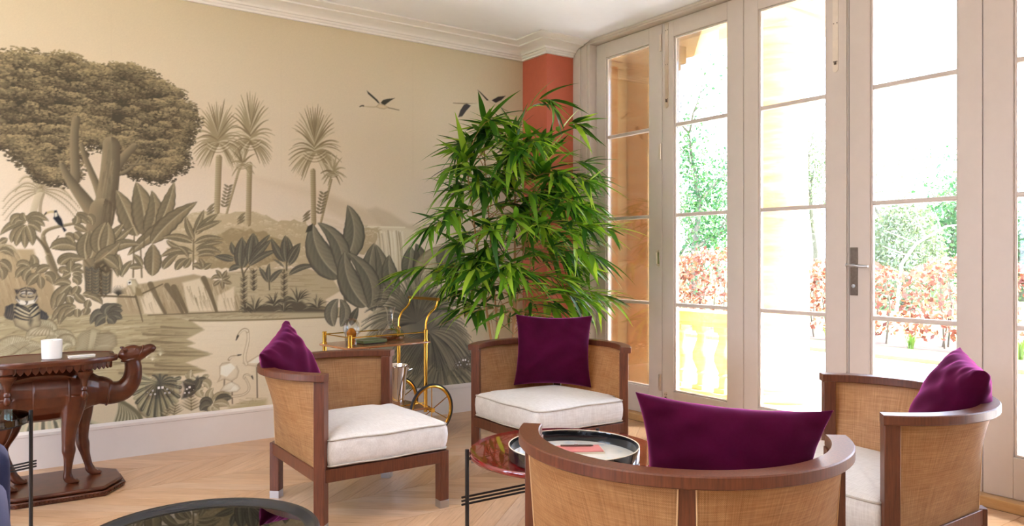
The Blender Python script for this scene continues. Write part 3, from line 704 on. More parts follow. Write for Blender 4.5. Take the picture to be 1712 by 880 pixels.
    c.stroke(Z2(400, 590, 380, 600, 440, 700, 500, 890), 6, 10, (126, 104, 70), 1., col2=(178, 154, 114))
    c.stroke(Z3(370, 0, 400, 110, 480, 200), 7, 10, (126, 104, 70), 1., col2=(178, 154, 114))
    c.stroke(Z2(460, 685, 500, 640, 540, 575), 2, 1.5, (126, 104, 70)); c.stroke(Z2(480, 670, 540, 620, 610, 590), 2, 1.2, (126, 104, 70)); c.stroke(Z2(330, 580, 390, 640, 440, 720), 4, 5, (126, 104, 70))
    for a_, w in (((240, 450, 100, 440, 0, 570), 11), ((230, 440, 130, 360, 100, 480), 13), ((235, 440, 150, 420, 140, 470), 10), ((250, 440, 200, 380, 230, 370), 12), ((260, 450, 300, 340, 450, 440), 13), ((260, 460, 330, 400, 415, 490), 12), ((255, 470, 330, 460, 375, 545), 12),
            ((245, 480, 110, 540, 105, 640), 12), ((240, 480, 150, 590, 150, 670), 12), ((240, 490, 230, 600, 230, 690), 11), ((250, 480, 300, 560, 300, 665), 13), ((0, 720, 70, 680, 130, 770), 10), ((0, 800, 60, 820, 90, 900), 11), ((0, 640, 40, 610, 70, 600), 9),
            ((700, 390, 760, 370, 850, 470), 12), ((680, 420, 760, 400, 800, 470), 12), ((690, 480, 720, 420, 700, 390), 12), ((680, 480, 740, 500, 800, 540), 11), ((800, 390, 860, 400, 850, 480), 10),
            ((470, 690, 600, 600, 760, 720), 19), ((600, 580, 660, 560, 680, 640), 12), ((680, 545, 740, 580, 740, 640), 12), ((790, 790, 760, 660, 810, 540), 22), ((830, 780, 890, 660, 830, 520), 20), ((540, 840, 600, 750, 780, 790), 17),
            ((640, 880, 650, 830, 670, 790), 12), ((660, 860, 720, 860, 750, 850), 9), ((920, 740, 870, 600, 970, 450), 22), ((960, 740, 1010, 620, 990, 450), 20), ((870, 820, 1000, 740, 1100, 640), 20), ((960, 780, 1020, 800, 1090, 880), 20)):
        c.leaf(Z2(*a_), w, 1)
    c.stroke(Z2(780, 800, 820, 850, 850, 900), 2.5, 3, (130, 108, 72)); c.stroke(Z2(990, 720, 900, 790, 840, 880), 3, 4, (150, 126, 88))
    c.poly(Z3(735, 50, 800, 20, 870, 100, 860, 280, 760, 290, 710, 180), (112, 92, 60), soft=1.5)
    for i in range(40):
        y = 60+i*6; c.stroke(Z3(760+R.uniform(-20, 60), y, 790+R.uniform(-30, 40), y+25), 3, .6, (92, 74, 46) if i % 2 else (152, 128, 88), .8)
    for cx, hh, n_ in ((690, 190, 17), (740, 180, 15), (820, 150, 12)):
        for k in range(n_):
            for sg in (-1, 1): c.leaf(Z3(cx, 290-k*hh/n_, cx+sg*16, 270-k*hh/n_, cx+sg*30, 250-k*hh/n_), 4, 1 if k % 2 else 3, 0)
    for a_, w in (((240, 90, 170, 20, 130, 75), 12), ((240, 90, 150, 90, 125, 165), 12), ((240, 95, 190, 120, 190, 190), 11), ((245, 85, 290, 30, 240, -20), 12), ((260, 95, 290, 50, 310, 150), 12), ((290, 120, 340, 70, 390, 80), 12), ((300, 130, 240, 170, 215, 225), 14), ((310, 150, 320, 200, 320, 250), 10), ((345, 140, 400, 130, 410, 215), 14), ((0, 40, 50, 50, 85, 120), 13), ((0, 90, 30, 110, 20, 180), 13),
            ((550, 210, 470, 170, 420, 220), 13), ((545, 120, 450, 80, 500, 130), 12), ((550, 120, 540, 60, 550, 20), 10), ((555, 115, 600, 60, 640, 70), 10), ((560, 120, 610, 100, 650, 125), 9), ((545, 125, 510, 150, 480, 160), 10), ((560, 130, 620, 150, 640, 160), 9), ((470, 60, 480, 20, 560, 0), 11), ((560, 160, 620, 180, 600, 220), 12), ((540, 220, 520, 270, 560, 290), 12), ((600, 220, 600, 270, 550, 300), 12),
            ((540, 220, 430, 300, 410, 410), 17), ((500, 280, 470, 330, 440, 390), 12), ((530, 300, 540, 350, 560, 370), 11), ((580, 280, 620, 340, 670, 350), 11), ((640, 290, 700, 280, 720, 320), 10), ((680, 300, 760, 300, 795, 370), 10), ((590, 390, 470, 370, 400, 500), 14), ((560, 390, 470, 420, 460, 525), 13), ((580, 400, 520, 440, 500, 460), 11), ((600, 400, 600, 440, 600, 470), 11), ((660, 390, 680, 420, 640, 450), 12), ((690, 330, 670, 380, 680, 400), 10)):
        c.leaf(Z3(*a_), w, 1)
    for a_, w in (((820, 460, 750, 400, 700, 520), 15), ((820, 465, 780, 470, 740, 540), 14), ((820, 450, 850, 380, 945, 380), 15), ((830, 455, 890, 400, 950, 420), 14), ((830, 465, 900, 440, 945, 480), 14), ((830, 470, 880, 490, 880, 520), 13), ((815, 440, 800, 380, 880, 370), 13)):
        c.leaf(Z3(*a_), w, 3)
    # spiky plants on the far bank
    for cx, y0, y1 in ((330, 720, 440), (410, 560, 400), (660, 700, 400)):
        c.stroke(Z6(cx, y0, cx, y1), 4, 3, (124, 104, 72))
        for k in range(int((y0-y1)/16)):
            for sg in (-1, 1): c.stroke(Z6(cx, y0-k*16, cx+sg*20, y0-k*16-8, cx+sg*30, y0-k*16-22), 2.4, .6, (104, 86, 58) if (k+sg) % 3 else (170, 148, 110), .9)
    for a_, w in (((250, 300, 160, 290, 90, 290), 8), ((250, 320, 170, 310, 100, 285), 7), ((265, 280, 230, 230, 228, 170), 8), ((300, 380, 270, 260, 318, 130), 13), ((320, 380, 370, 280, 320, 140), 11), ((370, 330, 360, 220, 405, 98), 11), ((390, 330, 460, 220, 410, 100), 10), ((375, 330, 460, 190, 545, 110), 9), ((370, 350, 470, 230, 555, 150), 10), ((375, 365, 480, 260, 610, 240), 9), ((300, 370, 240, 370, 210, 410), 8),
            ((665, 330, 600, 260, 555, 140), 12), ((675, 330, 640, 230, 670, 115), 10), ((685, 340, 740, 230, 675, 120), 9), ((690, 340, 720, 240, 795, 180), 10), ((695, 360, 760, 290, 790, 185), 8), ((700, 440, 790, 350, 920, 370), 9), ((660, 380, 620, 330, 565, 310), 3),
            ((530, 500, 490, 430, 455, 375), 7), ((535, 490, 520, 420, 540, 345), 7), ((545, 500, 580, 430, 650, 395), 8), ((140, 470, 100, 430, 60, 480), 6), ((150, 470, 130, 420, 100, 400), 6), ((150, 470, 180, 430, 190, 400), 6), ((150, 480, 190, 460, 220, 450), 6), ((150, 480, 160, 520, 155, 560), 6), ((140, 480, 100, 510, 80, 530), 6), ((160, 490, 200, 500, 235, 510), 6)):
        c.leaf(Z6(*a_), w, 3 if a_[0] > 200 else 1)
    c.stroke(Z6(310, 370, 320, 420, 330, 460), 3, 3, (124, 104, 72)); c.stroke(Z6(375, 370, 340, 400, 325, 450), 2, 2, (124, 104, 72)); c.stroke(Z6(680, 330, 680, 400), 3, 3, (124, 104, 72)); c.stroke(Z6(537, 490, 540, 560), 2.4, 2.4, (124, 104, 72))
    c.poly(Z6(320, 745, 360, 680, 480, 690, 540, 650, 620, 660, 700, 630, 800, 650, 860, 700, 1000, 720, 1010, 745), (112, 94, 66), soft=2)
    for (cx, cy, r) in ((420, 735, 120), (575, 690, 105), (770, 660, 125), (930, 710, 105), (660, 735, 90), (340, 735, 60)):
        for i in range(26):
            an = np.radians(R.uniform(5, 175)); L = r*R.uniform(.7, 1.1); ex, ey = cx+np.cos(an)*L, cy-np.sin(an)*L*1.1+abs(np.cos(an))*25
            c.stroke(Z6(cx, cy, cx+np.cos(an)*L*.5, cy-np.sin(an)*L*.75-10, ex, ey), 2.6, .6, (100, 84, 58) if i % 3 else (176, 156, 118), .9, n=8)
    # big grey leaves beside the cart
    c.stroke(Z7(300, 560, 320, 700, 345, 880, 330, 1000), 4, 5, (140, 122, 90)); c.stroke(Z7(325, 560, 315, 620, 322, 700), 3.1, 3, (140, 122, 90))
    c.leaf(Z7(322, 440, 440, 260, 338, 55), 33.9, 0, 1, .8, .02); c.leaf(Z7(290, 560, 90, 420, 95, 185), 39.0, 0, 1, .75, .015); c.leaf(Z7(300, 560, 340, 300, 130, 180), 27.6, 0, .4, .75, .02)
    c.poly(Z7(45, 248, 60, 205, 95, 185, 90, 235), (96, 82, 58)); c.leaf(Z7(525, 800, 450, 560, 525, 322), 30.7, 0, 1, .8, .02); c.leaf(Z7(560, 770, 640, 560, 535, 330), 26.6, 0, .4, .8, .02)
    c.leaf(Z7(690, 700, 610, 540, 632, 405), 26.6, 0, 1, .8, .02); c.leaf(Z7(470, 765, 300, 600, 320, 380), 34.9, 0, 1, .75, .015); c.leaf(Z7(500, 765, 560, 560, 335, 385), 28.7, 0, .4, .75, .02)
    c.leaf(Z7(245, 905, 190, 790, 275, 712), 20.5, 0, 1, .85); c.leaf(Z7(290, 905, 360, 800, 285, 715), 17.4, 0, .4, .85); c.leaf(Z7(360, 900, 380, 830, 415, 770), 12, 3)
    c.leaf(Y3(360, 640, 400, 500, 400, 380), 24.6, 0, 1, .9); c.leaf(Y3(440, 660, 520, 520, 440, 360), 26.6, 3, .5, .9); c.leaf(Y3(450, 690, 520, 520, 640, 380), 36.9, 2, 1, .85); c.leaf(Y3(655, 560, 640, 460, 700, 360), 25.6, 0, 1, .9); c.leaf(Y3(690, 550, 790, 460, 760, 340), 26.6, 0, .4, .9)
    c.stroke(Y3(650, 550, 630, 640, 640, 760), 2.5, 2.5, (140, 122, 90))
    c.stroke(Y3(690, 140, 560, 250, 470, 380), 2.0, 2, (150, 130, 98), .4)
    # fan palms
    def fan(zz, cx, cy, r, a0, a1, n_, droop, dk, lt, w=7, up=.86):
        for i in range(n_):
            an = np.radians(a0+(a1-a0)*(i+.5)/n_); L = r*R.uniform(.86, 1.08)
            ex, ey = cx+np.cos(an)*L, cy-np.sin(an)*L*up+droop*abs(np.cos(an))
            mx, my = cx+np.cos(an)*L*.6, cy-np.sin(an)*L*.66-r*.10
            k = 1+.16*R.normal(); d_ = np.asarray(dk)*k
            c.stroke(zz(cx, cy, mx, my, ex, ey), w*.55, w*.22, d_, .9, n=10, soft=.8)
            c.stroke(zz(cx+np.cos(an)*L*.3, cy-np.sin(an)*L*.3*up-3, mx, my-6, ex-4, ey-6), w*.10, w*.20, lt, .75, n=10)
    for px_, py_, rx_, ry_, cl in ((745, 640, 62, 60, (150, 135, 104)), (725, 585, 60, 52, (126, 112, 86)), (700, 545, 62, 60, (140, 125, 96)), (662, 560, 45, 50, (146, 130, 100))):
        c.poly([(px_+rx_*np.cos(a_)*(1+.08*np.sin(a_*5)), py_+ry_*np.sin(a_)) for a_ in np.linspace(0, 2*np.pi, 26)[:-1]], cl, soft=5, a=.85)
    fan(Y4, 600, 640, 330, 172, 372, 74, 110, (128, 112, 82), (196, 178, 140), 5.5)
    c.poly(Y4(370, 560, 520, 520, 760, 530, 800, 640, 700, 680, 420, 690), (104, 92, 72), soft=6, a=.8)
    fan(Y4, 540, 500, 250, 168, 372, 60, 150, (106, 93, 70), (156, 140, 108), 5)
    fan(Y4, 520, 470, 270, -58, 66, 54, 120, (136, 120, 92), (192, 174, 138), 4.5)
    fan(Y4, 440, 420, 345, 28, 196, 88, 120, (118, 103, 78), (184, 166, 131), 4.6, .95)
    c.poly(Y4(395, 350, 470, 330, 560, 400, 540, 480, 440, 470, 390, 430), (122, 108, 84), soft=7, a=.75)
    # pale leaves behind the camel table and along the bottom
    def pale(zz, spn, w, n_, base=(176, 154, 114), lt=(214, 195, 158), dk=(132, 112, 76)):
        S = c.spine(zz(*spn), 20)
        c.leaf(zz(*spn), w, 2, 0, .8)
        for j in range(n_):
            k = 2+int(16*j/n_); t = S[k+1]-S[k]; t /= np.hypot(*t)+1e-6; nn = np.array([-t[1], t[0]])
            for sg in (-1, 1):
                e = S[k]+(nn*sg+t*.8)*w*.45*np.sin(np.pi*(k/20)**.8); c.stroke([S[k], S[k]+(e-S[k])*.5+t*2, e], 1.6, .8, dk if sg > 0 else lt, .65)
    pale(Z3, (30, 790, 180, 660, 330, 700), 24, 18); pale(Z3, (-60, 800, 60, 640, 250, 660), 28, 18); pale(Z3, (430, 590, 330, 480, 200, 640), 26, 18); pale(Z3, (570, 620, 440, 580, 340, 680), 20, 14); pale(Z3, (575, 690, 500, 620, 440, 740), 26, 14)
    c.poly(Z3(600, 620, 640, 580, 720, 550, 780, 570, 720, 720, 580, 740), (186, 165, 126), soft=1.5, edge=(140, 120, 82), ew=2)
    c.poly(Z3(760, 600, 840, 575, 900, 610, 905, 680, 850, 740, 710, 735), (176, 154, 116), soft=1.5, edge=(128, 108, 72), ew=3)
    for j in range(12):
        c.stroke(Z3(700-j*2, 570+j*14, 650, 590+j*14, 605, 630+j*10), 1.3, .7, (134, 114, 76), .8); c.stroke(Z3(730+j*2, 700-j*10, 800, 660-j*6, 890, 690-j*9), 1.5, .7, (126, 106, 70), .8)
        c.stroke(Z3(720+j*2, 708-j*10, 800, 668-j*6, 890, 700-j*9), 1.0, .7, (212, 192, 154), .7)
    for bx, by, n_, r in ((300, 620, 16, 130), (1000, 640, 14, 90)):
        pass
    for cx, cy in ((225, 620), (245, 616), (255, 620), (268, 612)):
        for i in range(9):
            an = np.radians(20+i*17); c.stroke([(cx, cy-18), (cx+np.cos(an)*8, cy-18-np.sin(an)*12)], 1.1, .5, (224, 208, 172), .8)
    def fern(zz, x0, y0, x1, y1, n_, L, w, dk=(134, 114, 78), lt=(200, 178, 138)):
        for k in range(n_):
            f_ = k/n_; bx, by = x0+(x1-x0)*f_, y0+(y1-y0)*f_
            for sg in (-1, 1):
                l_ = L*(1-f_*.75); c.stroke(zz(bx, by, bx+sg*l_*.6, by-l_*.25, bx+sg*l_, by-l_*.5), w, .5, dk if (k+sg) % 2 else lt, .9, n=7)
        c.stroke(zz(x0, y0, x1, y1), 1.4, .7, dk)
    # bottom foreground leaves
    for a_, w, p in (((320, 760, 200, 560, 360, 370), 52, 2), ((330, 760, 420, 560, 370, 380), 40, 0)):
        c.leaf(Z8(*a_), w/1.6, p, 0, .7)
    for j in range(26):
        an = np.radians(150+j*9); ex, ey = 340+np.cos(an)*215, 470-np.sin(an)*280
        c.stroke(Z8(350, 440, 345+np.cos(an)*120, 460-np.sin(an)*130, ex, ey), 3, 6.5, (104, 92, 64) if j % 2 else (174, 156, 114), .9)
        c.stroke(Z8(350, 440, 350+np.cos(an)*120, 455-np.sin(an)*130, ex+6, ey), .8, 1.2, (206, 190, 150), .8)
    for j in range(12):
        an = np.radians(-25+j*13); c.stroke(Z8(370, 440, 370+np.cos(an)*80, 430-np.sin(an)*70, 375+np.cos(an)*150, 450-np.sin(an)*85), 4, 2.5, (98, 86, 62) if j % 2 else (150, 132, 96), .9)
    c.poly(Z8(355, 380, 380, 375, 400, 470, 345, 640, 320, 760, 325, 560), (108, 98, 74), a=.8, soft=3)
    for k in range(16):
        c.stroke(Z8(-40, 560+k*2, 40+k*10, 600+k*6, -40+k*16, 800), 5, 7, (128, 112, 76) if k % 2 else (200, 182, 142), .9)
    for k in range(9):
        c.stroke([(48+k*8, 690), (36+k*12, 722)], 3.5, 6, (120, 108, 80) if k % 2 else (196, 180, 142), .9)
    for k in range(9):
        c.stroke([(80, 672), (72+k*12, 700+k*1.5)], 3, 6, (124, 112, 80) if k % 2 else (200, 182, 140), .85)
    fern(Z8, 660, 690, 655, 560, 9, 110, 2.8); fern(Z8, 500, 730, 520, 630, 8, 90, 2.8); fern(Z8, 420, 745, 450, 690, 5, 60, 2.4)
    c.poly(Z8(575, 430, 690, 400, 720, 380, 760, 440, 690, 520, 620, 580, 570, 590, 600, 500), (110, 98, 76), soft=1.5)
    for a_, w, p in (((700, 410, 640, 400, 600, 360), 9, 2), ((650, 400, 640, 360, 660, 320), 8, 2), ((760, 410, 790, 380, 825, 375), 8, 2), ((720, 450, 750, 400, 800, 405), 9, 3), ((760, 440, 820, 430, 820, 500), 13, 2), ((770, 500, 700, 500, 770, 580), 16, 2), ((690, 510, 730, 470, 740, 400), 9, 3), ((620, 560, 660, 520, 720, 500), 9, 3), ((590, 430, 640, 440, 700, 460), 10, 3),
            ((850, 640, 790, 540, 865, 490), 12, 2), ((860, 620, 900, 540, 1035, 550), 13, 2), ((880, 630, 950, 560, 1035, 585), 14, 3), ((860, 645, 950, 600, 1010, 660), 12, 2), ((850, 640, 780, 590, 740, 635), 14, 3), ((840, 650, 780, 640, 740, 700), 17, 3), ((850, 650, 880, 680, 920, 690), 12, 2), ((845, 655, 830, 690, 850, 700), 10, 2)):
        c.leaf(Z8(*a_), w, p)
    c.poly(Z8(1010, 660, 1350, 590, 1350, 660, 1000, 690), (182, 160, 112), soft=3, a=.8)
    # parrot perch
    c.stroke(Z3(760, 300, 900, 305, 1050, 310), 3.5, 3, (122, 100, 66)); c.stroke(Z3(1050, 300, 1080, 400, 1105, 500), 3.5, 1.5, (122, 100, 66)); c.stroke(Z5(140, 265, 220, 230, 300, 190), 2.5, 2, (122, 100, 66))
    for i in range(16):
        an = np.radians(10+i*10); c.stroke(Z3(915, 290, 915+np.cos(an)*65, 290-np.sin(an)*70), 1.6, .5, (86, 72, 48), .9)
    c.poly(Z3(985, 190, 1010, 172, 1050, 172, 1070, 210, 1065, 250, 1080, 290, 1030, 285, 1010, 240, 985, 222), (202, 180, 140), edge=(140, 116, 78), ew=1.5)
    c.poly(Z3(1050, 230, 1090, 250, 1110, 300, 1050, 300), (152, 128, 86)); c.poly(Z3(985, 185, 1015, 178, 1020, 215, 990, 218), (226, 212, 188)); c.dab(*c.T(Z3(1003, 198))[0], 1.3, 1.6, (40, 32, 24), 1)
    # toucan
    c.stroke(Z2(512, 360, 460, 340, 412, 380), 5, 2.6, (196, 168, 118)); c.stroke(Z2(425, 362, 415, 375, 408, 384), 2, 1, (60, 48, 36))
    c.poly(Z2(498, 345, 520, 340, 535, 380, 565, 420, 580, 470, 575, 490, 540, 475, 510, 440, 490, 415, 500, 390), (44, 38, 34)); c.poly(Z2(500, 362, 524, 358, 530, 395, 505, 405), (214, 196, 166)); c.poly(Z2(572, 490, 590, 500, 612, 525, 590, 538, 575, 510), (44, 38, 34))
    # tiger
    TG = zm(0, 470, 9.78)
    c.poly(TG(60, 560, 110, 430, 190, 370, 240, 380, 260, 520, 260, 640, 180, 640, 90, 610), (142, 122, 90), edge=(84, 72, 56), ew=3)
    c.poly(TG(660, 460, 760, 530, 800, 590, 760, 640, 650, 620), (126, 110, 86), edge=(76, 66, 54), ew=3)
    c.poly(TG(210, 400, 280, 370, 600, 370, 660, 470, 650, 640, 680, 660, 660, 740, 520, 790, 450, 830, 250, 740, 200, 600), (188, 164, 122), edge=(110, 92, 64), ew=2.4)
    for a_ in ((270, 400, 400, 470, 490, 510), (250, 450, 380, 530, 490, 560), (240, 510, 370, 590, 480, 600), (250, 580, 360, 640, 470, 640), (600, 390, 540, 440, 480, 500), (620, 430, 560, 490, 500, 540), (640, 520, 580, 570, 510, 600), (280, 380, 420, 430, 480, 480), (580, 380, 520, 420, 470, 440)):
        c.stroke(TG(*a_), 3.2, 1.6, (66, 56, 44), .9)
    for a_ in ((290, 430, 400, 500, 480, 535), (260, 480, 380, 560, 480, 580), (600, 420, 550, 460, 490, 520)):
        c.stroke(TG(*a_), 1.6, 1, (226, 208, 172), .8)
    c.poly(TG(480, 560, 540, 640, 500, 740, 470, 700), (92, 78, 58), soft=2, a=.8)
    for k in range(5): c.stroke(TG(100+k*26, 420-k*8, 80+k*30, 500, 120+k*30, 610), 1.8, 1.2, (72, 62, 52), .8)
    for k in range(4): c.stroke(TG(680+k*26, 490+k*12, 670+k*28, 560, 690+k*26, 620), 1.6, 1, (72, 62, 52), .8)
    c.poly(TG(240, 140, 290, 135, 420, 105, 550, 115, 590, 150, 625, 260, 600, 350, 440, 405, 300, 380, 245, 300, 265, 220), (176, 152, 114), edge=(112, 94, 68), ew=1.6)
    c.poly(TG(240, 140, 300, 150, 270, 210), (80, 66, 50)); c.poly(TG(540, 120, 595, 155, 575, 195), (80, 66, 50))
    c.poly(TG(260, 300, 330, 310, 420, 330, 440, 395, 330, 385), (224, 206, 182)); c.poly(TG(620, 270, 560, 310, 450, 330, 440, 395, 560, 365), (224, 206, 182))
    c.poly(TG(330, 190, 420, 160, 400, 230, 350, 220), (208, 190, 164)); c.poly(TG(450, 170, 540, 200, 520, 230, 460, 230), (208, 190, 164))
    for a_ in ((330, 240, 370, 275, 415, 265), (460, 265, 500, 280, 550, 255), (430, 150, 432, 200, 432, 230), (340, 180, 400, 150, 425, 170), (450, 165, 500, 150, 560, 190), (290, 200, 320, 130, 420, 110), (560, 200, 540, 140, 450, 110), (270, 260, 290, 310, 320, 330), (600, 250, 590, 300, 560, 330), (420, 335, 440, 355, 455, 335), (440, 355, 440, 375, 425, 385), (350, 215, 380, 200, 410, 210), (470, 215, 500, 205, 530, 215)):
        c.stroke(TG(*a_), 1.8, 1.2, (70, 58, 46), .85)
    c.poly(TG(480, 800, 560, 760, 720, 750, 900, 840, 880, 900, 450, 900), (206, 184, 146), edge=(150, 128, 90), ew=2)
    for k in range(6): c.stroke(TG(500+k*60, 890, 560+k*50, 800, 680+k*30, 760), 1.6, 1, (140, 118, 80), .8)
    # flamingos
    FL = zm(350, 530, 5.18); pk, ln, wt = (222, 200, 166), (168, 140, 100), (236, 222, 196)
    for a_, w in (((410, 440, 412, 520, 415, 700), 2), ((130, 545, 128, 600, 125, 650), 1.8), ((195, 560, 196, 650, 200, 750), 2)):
        c.stroke(FL(*a_), w, w, (128, 106, 76))
    c.poly(FL(285, 400, 330, 390, 420, 335, 520, 340, 520, 430, 400, 430, 320, 420), pk, edge=ln, ew=1.2); c.poly(FL(340, 400, 420, 345, 480, 360, 430, 400), wt)
    c.stroke(FL(330, 120, 360, 250, 270, 330, 320, 410), 4.6, 5.5, ln); c.stroke(FL(330, 120, 360, 250, 270, 330, 320, 410), 3.2, 4.2, pk)
    c.stroke(FL(330, 125, 310, 90, 265, 115, 240, 180), 5.2, 3, ln); c.stroke(FL(330, 125, 310, 95, 268, 120, 248, 170), 3.4, 1.6, pk); c.stroke(FL(248, 165, 240, 180, 233, 200), 3.2, 1.6, (90, 74, 52))
    c.poly(FL(85, 430, 110, 400, 190, 390, 235, 420, 258, 470, 240, 530, 190, 560, 130, 540, 65, 570, 90, 520), pk, edge=ln, ew=1.4); c.poly(FL(100, 430, 190, 400, 225, 440, 150, 520, 95, 500), wt)
    c.stroke(FL(225, 420, 190, 390, 165, 380, 180, 350), 4, 4, pk); c.stroke(FL(170, 370, 190, 330, 220, 350, 270, 328), 4.5, 1.6, ln); c.stroke(FL(175, 365, 190, 338, 215, 355, 250, 335), 3, 1, pk); c.stroke(FL(248, 332, 275, 328), 2.2, 1.2, (84, 68, 48))
    c.poly(FL(90, 640, 130, 590, 190, 560, 250, 590, 270, 620, 240, 650, 170, 655), wt, edge=ln, ew=1.2)
    for k in range(7): c.stroke(FL(95+k*14, 650-k*3, 130+k*14, 590), 1, .6, ln, .7)
    c.stroke(FL(200, 690, 420, 680, 330, 560, 300, 520), 4, 3.4, ln); c.stroke(FL(200, 690, 420, 680, 330, 560, 300, 520), 2.6, 2.2, pk); c.stroke(FL(300, 530, 290, 490, 350, 490, 375, 530), 3.8, 2, ln); c.stroke(FL(300, 530, 295, 495, 345, 495, 365, 515), 2.4, 1.2, pk); c.stroke(FL(368, 515, 378, 540), 2.4, 1.2, (84, 68, 48))
    for k in range(14): c.stroke(FL(230+R.uniform(0, 200), 700+R.uniform(0, 60), 330+R.uniform(0, 160), 700+R.uniform(0, 60)), 1.2, .7, (170, 146, 100), .6)
    # birds in flight
    BD = zm(590, 140, 14.67)
    def crane(zz, flip=False):
        c.stroke(zz(180, 555, 260, 545, 400, 585, 600, 570), 1.6, 2.6, (196, 168, 128)); c.stroke(zz(170, 565, 220, 530, 260, 545), 1.6, 2.2, (92, 74, 48)); c.stroke(zz(860, 590, 960, 610, 1130, 650), 1.4, 1.2, (126, 104, 72))
        c.poly(zz(560, 560, 640, 490, 760, 510, 880, 580, 760, 630, 640, 610), (216, 184, 140), edge=(160, 132, 94), ew=1.2)
        c.poly(zz(340, 170, 480, 290, 600, 400, 655, 480, 620, 480, 540, 400, 370, 250), (74, 58, 34)); c.poly(zz(680, 470, 740, 400, 850, 375, 1025, 355, 920, 420, 780, 525, 720, 500), (80, 66, 42))
    crane(BD)
    B2 = zm(740, 140, 7.333)
    c.stroke(B2(130, 238, 260, 245, 420, 250), 1.2, 2, (150, 124, 88)); c.poly(B2(190, 410, 215, 330, 260, 260, 300, 245, 345, 270, 290, 330, 240, 400), (92, 76, 60)); c.poly(B2(425, 75, 460, 100, 570, 210, 540, 205), (74, 58, 40)); c.poly(B2(600, 205, 680, 160, 770, 150, 720, 200, 650, 235), (86, 70, 56))
    c.poly(B2(300, 250, 450, 240, 520, 270, 420, 290), (216, 192, 156)); c.stroke(B2(560, 215, 640, 260, 720, 300), 3, 1.2, (206, 180, 144)); c.stroke(B2(720, 300, 800, 340), 1, .8, (126, 104, 72))
    # paper grain and joins
    sky = np.stack([np.interp(st, range(6), cols[:, k]) for k in range(3)], 1)[:, None, :]
    d = c.C-sky; c.C = sky+np.where(d < 0, d*1.14, d*1.05)+np.minimum(d, 0)*np.array([.06, .02, -.06])
    c.C *= 1+R.normal(0, .006, c.C.shape[:2])[..., None]
    for px in (186, 470, 690): c.stroke([(px, 20), (px, 300)], .9, .9, (198, 171, 133), .35)
    return np.clip(c.C, 0, 255)
# ---------------------------------------------------------------- mural print on the back wall
def build_mural():
    c = Canvas(-.42, COLX-.001, .226, 2.924, .005); im = paint_mural(c)/255.
    l = np.where(im <= .04045, im/12.92, ((im+.055)/1.055)**2.4)*MURAL_GAIN
    H_, W_ = c.H, c.W
    X, Z = np.meshgrid(c.X, c.Zr); co = np.stack([X, np.full_like(X, 0), Z], 2).reshape(-1, 3)
    idx = np.arange(H_*W_).reshape(H_, W_)
    f = np.stack([idx[1:, :-1], idx[1:, 1:], idx[:-1, 1:], idx[:-1, :-1]], 2).reshape(-1, 4)
    me = bpy.data.meshes.new('mural_wallpaper'); nf = len(f)
    me.vertices.add(len(co)); me.vertices.foreach_set('co', co.astype(np.float32).ravel())
    me.loops.add(nf*4); me.loops.foreach_set('vertex_index', f.astype(np.int32).ravel())
    me.polygons.add(nf); me.polygons.foreach_set('loop_start', (np.arange(nf)*4).astype(np.int32))
    me.update(calc_edges=True)
    a = me.color_attributes.new('print', 'FLOAT_COLOR', 'POINT')
    a.data.foreach_set('color', np.concatenate([l.reshape(-1, 3), np.ones((H_*W_, 1))], 1).astype(np.float32).ravel())
    me.materials.append(M['mural'])
    o = bpy.data.objects.new('mural_wallpaper', me); COL.objects.link(o); o.location = (0, YW-.0015, 0)
    tag(o, 'sepia jungle mural wallpaper with big tree, palms, tiger and flamingos', 'mural')
build_mural()

# ---------------------------------------------------------------- tub armchairs
M['welt'] = mat('cane_welt', lin(206, 172, 128), .6, .05)
HS = .315                                                        # half the square between leg centres
def outline(n=24):                                               # rounded cushion footprint, notched beside the two posts
    pts = [(-.285, -.285), (.235, -.325), (.262, -.27), (.345, -.30), (.345, .345), (-.30, .345), (-.27, .262), (-.325, .235)]
    rr = [.05, .03, .03, .04, .055, .04, .03, .03]; o = []
    m = len(pts)
    for i in range(m):
        p0, p, p1 = (Vector(pts[(i+k) % m]) for k in (-1, 0, 1)); a, b_ = (p0-p), (p1-p)
        L = min(rr[i], a.length*.45, b_.length*.45); a.normalize(); b_.normalize()
        for k in range(7):
            t = k/6; o.append((1-t)**2*(p+a*L)+2*t*(1-t)*p+t*t*(p+b_*L))
        q0 = p+b_*L; q1 = p1+(p-p1).normalized()*min(rr[(i+1) % m], (p1-p).length*.45)
        kk = max(int((q1-q0).length/.035), 1)
        for k in range(1, kk): o.append(q0+(q1-q0)*k/kk)
    return o
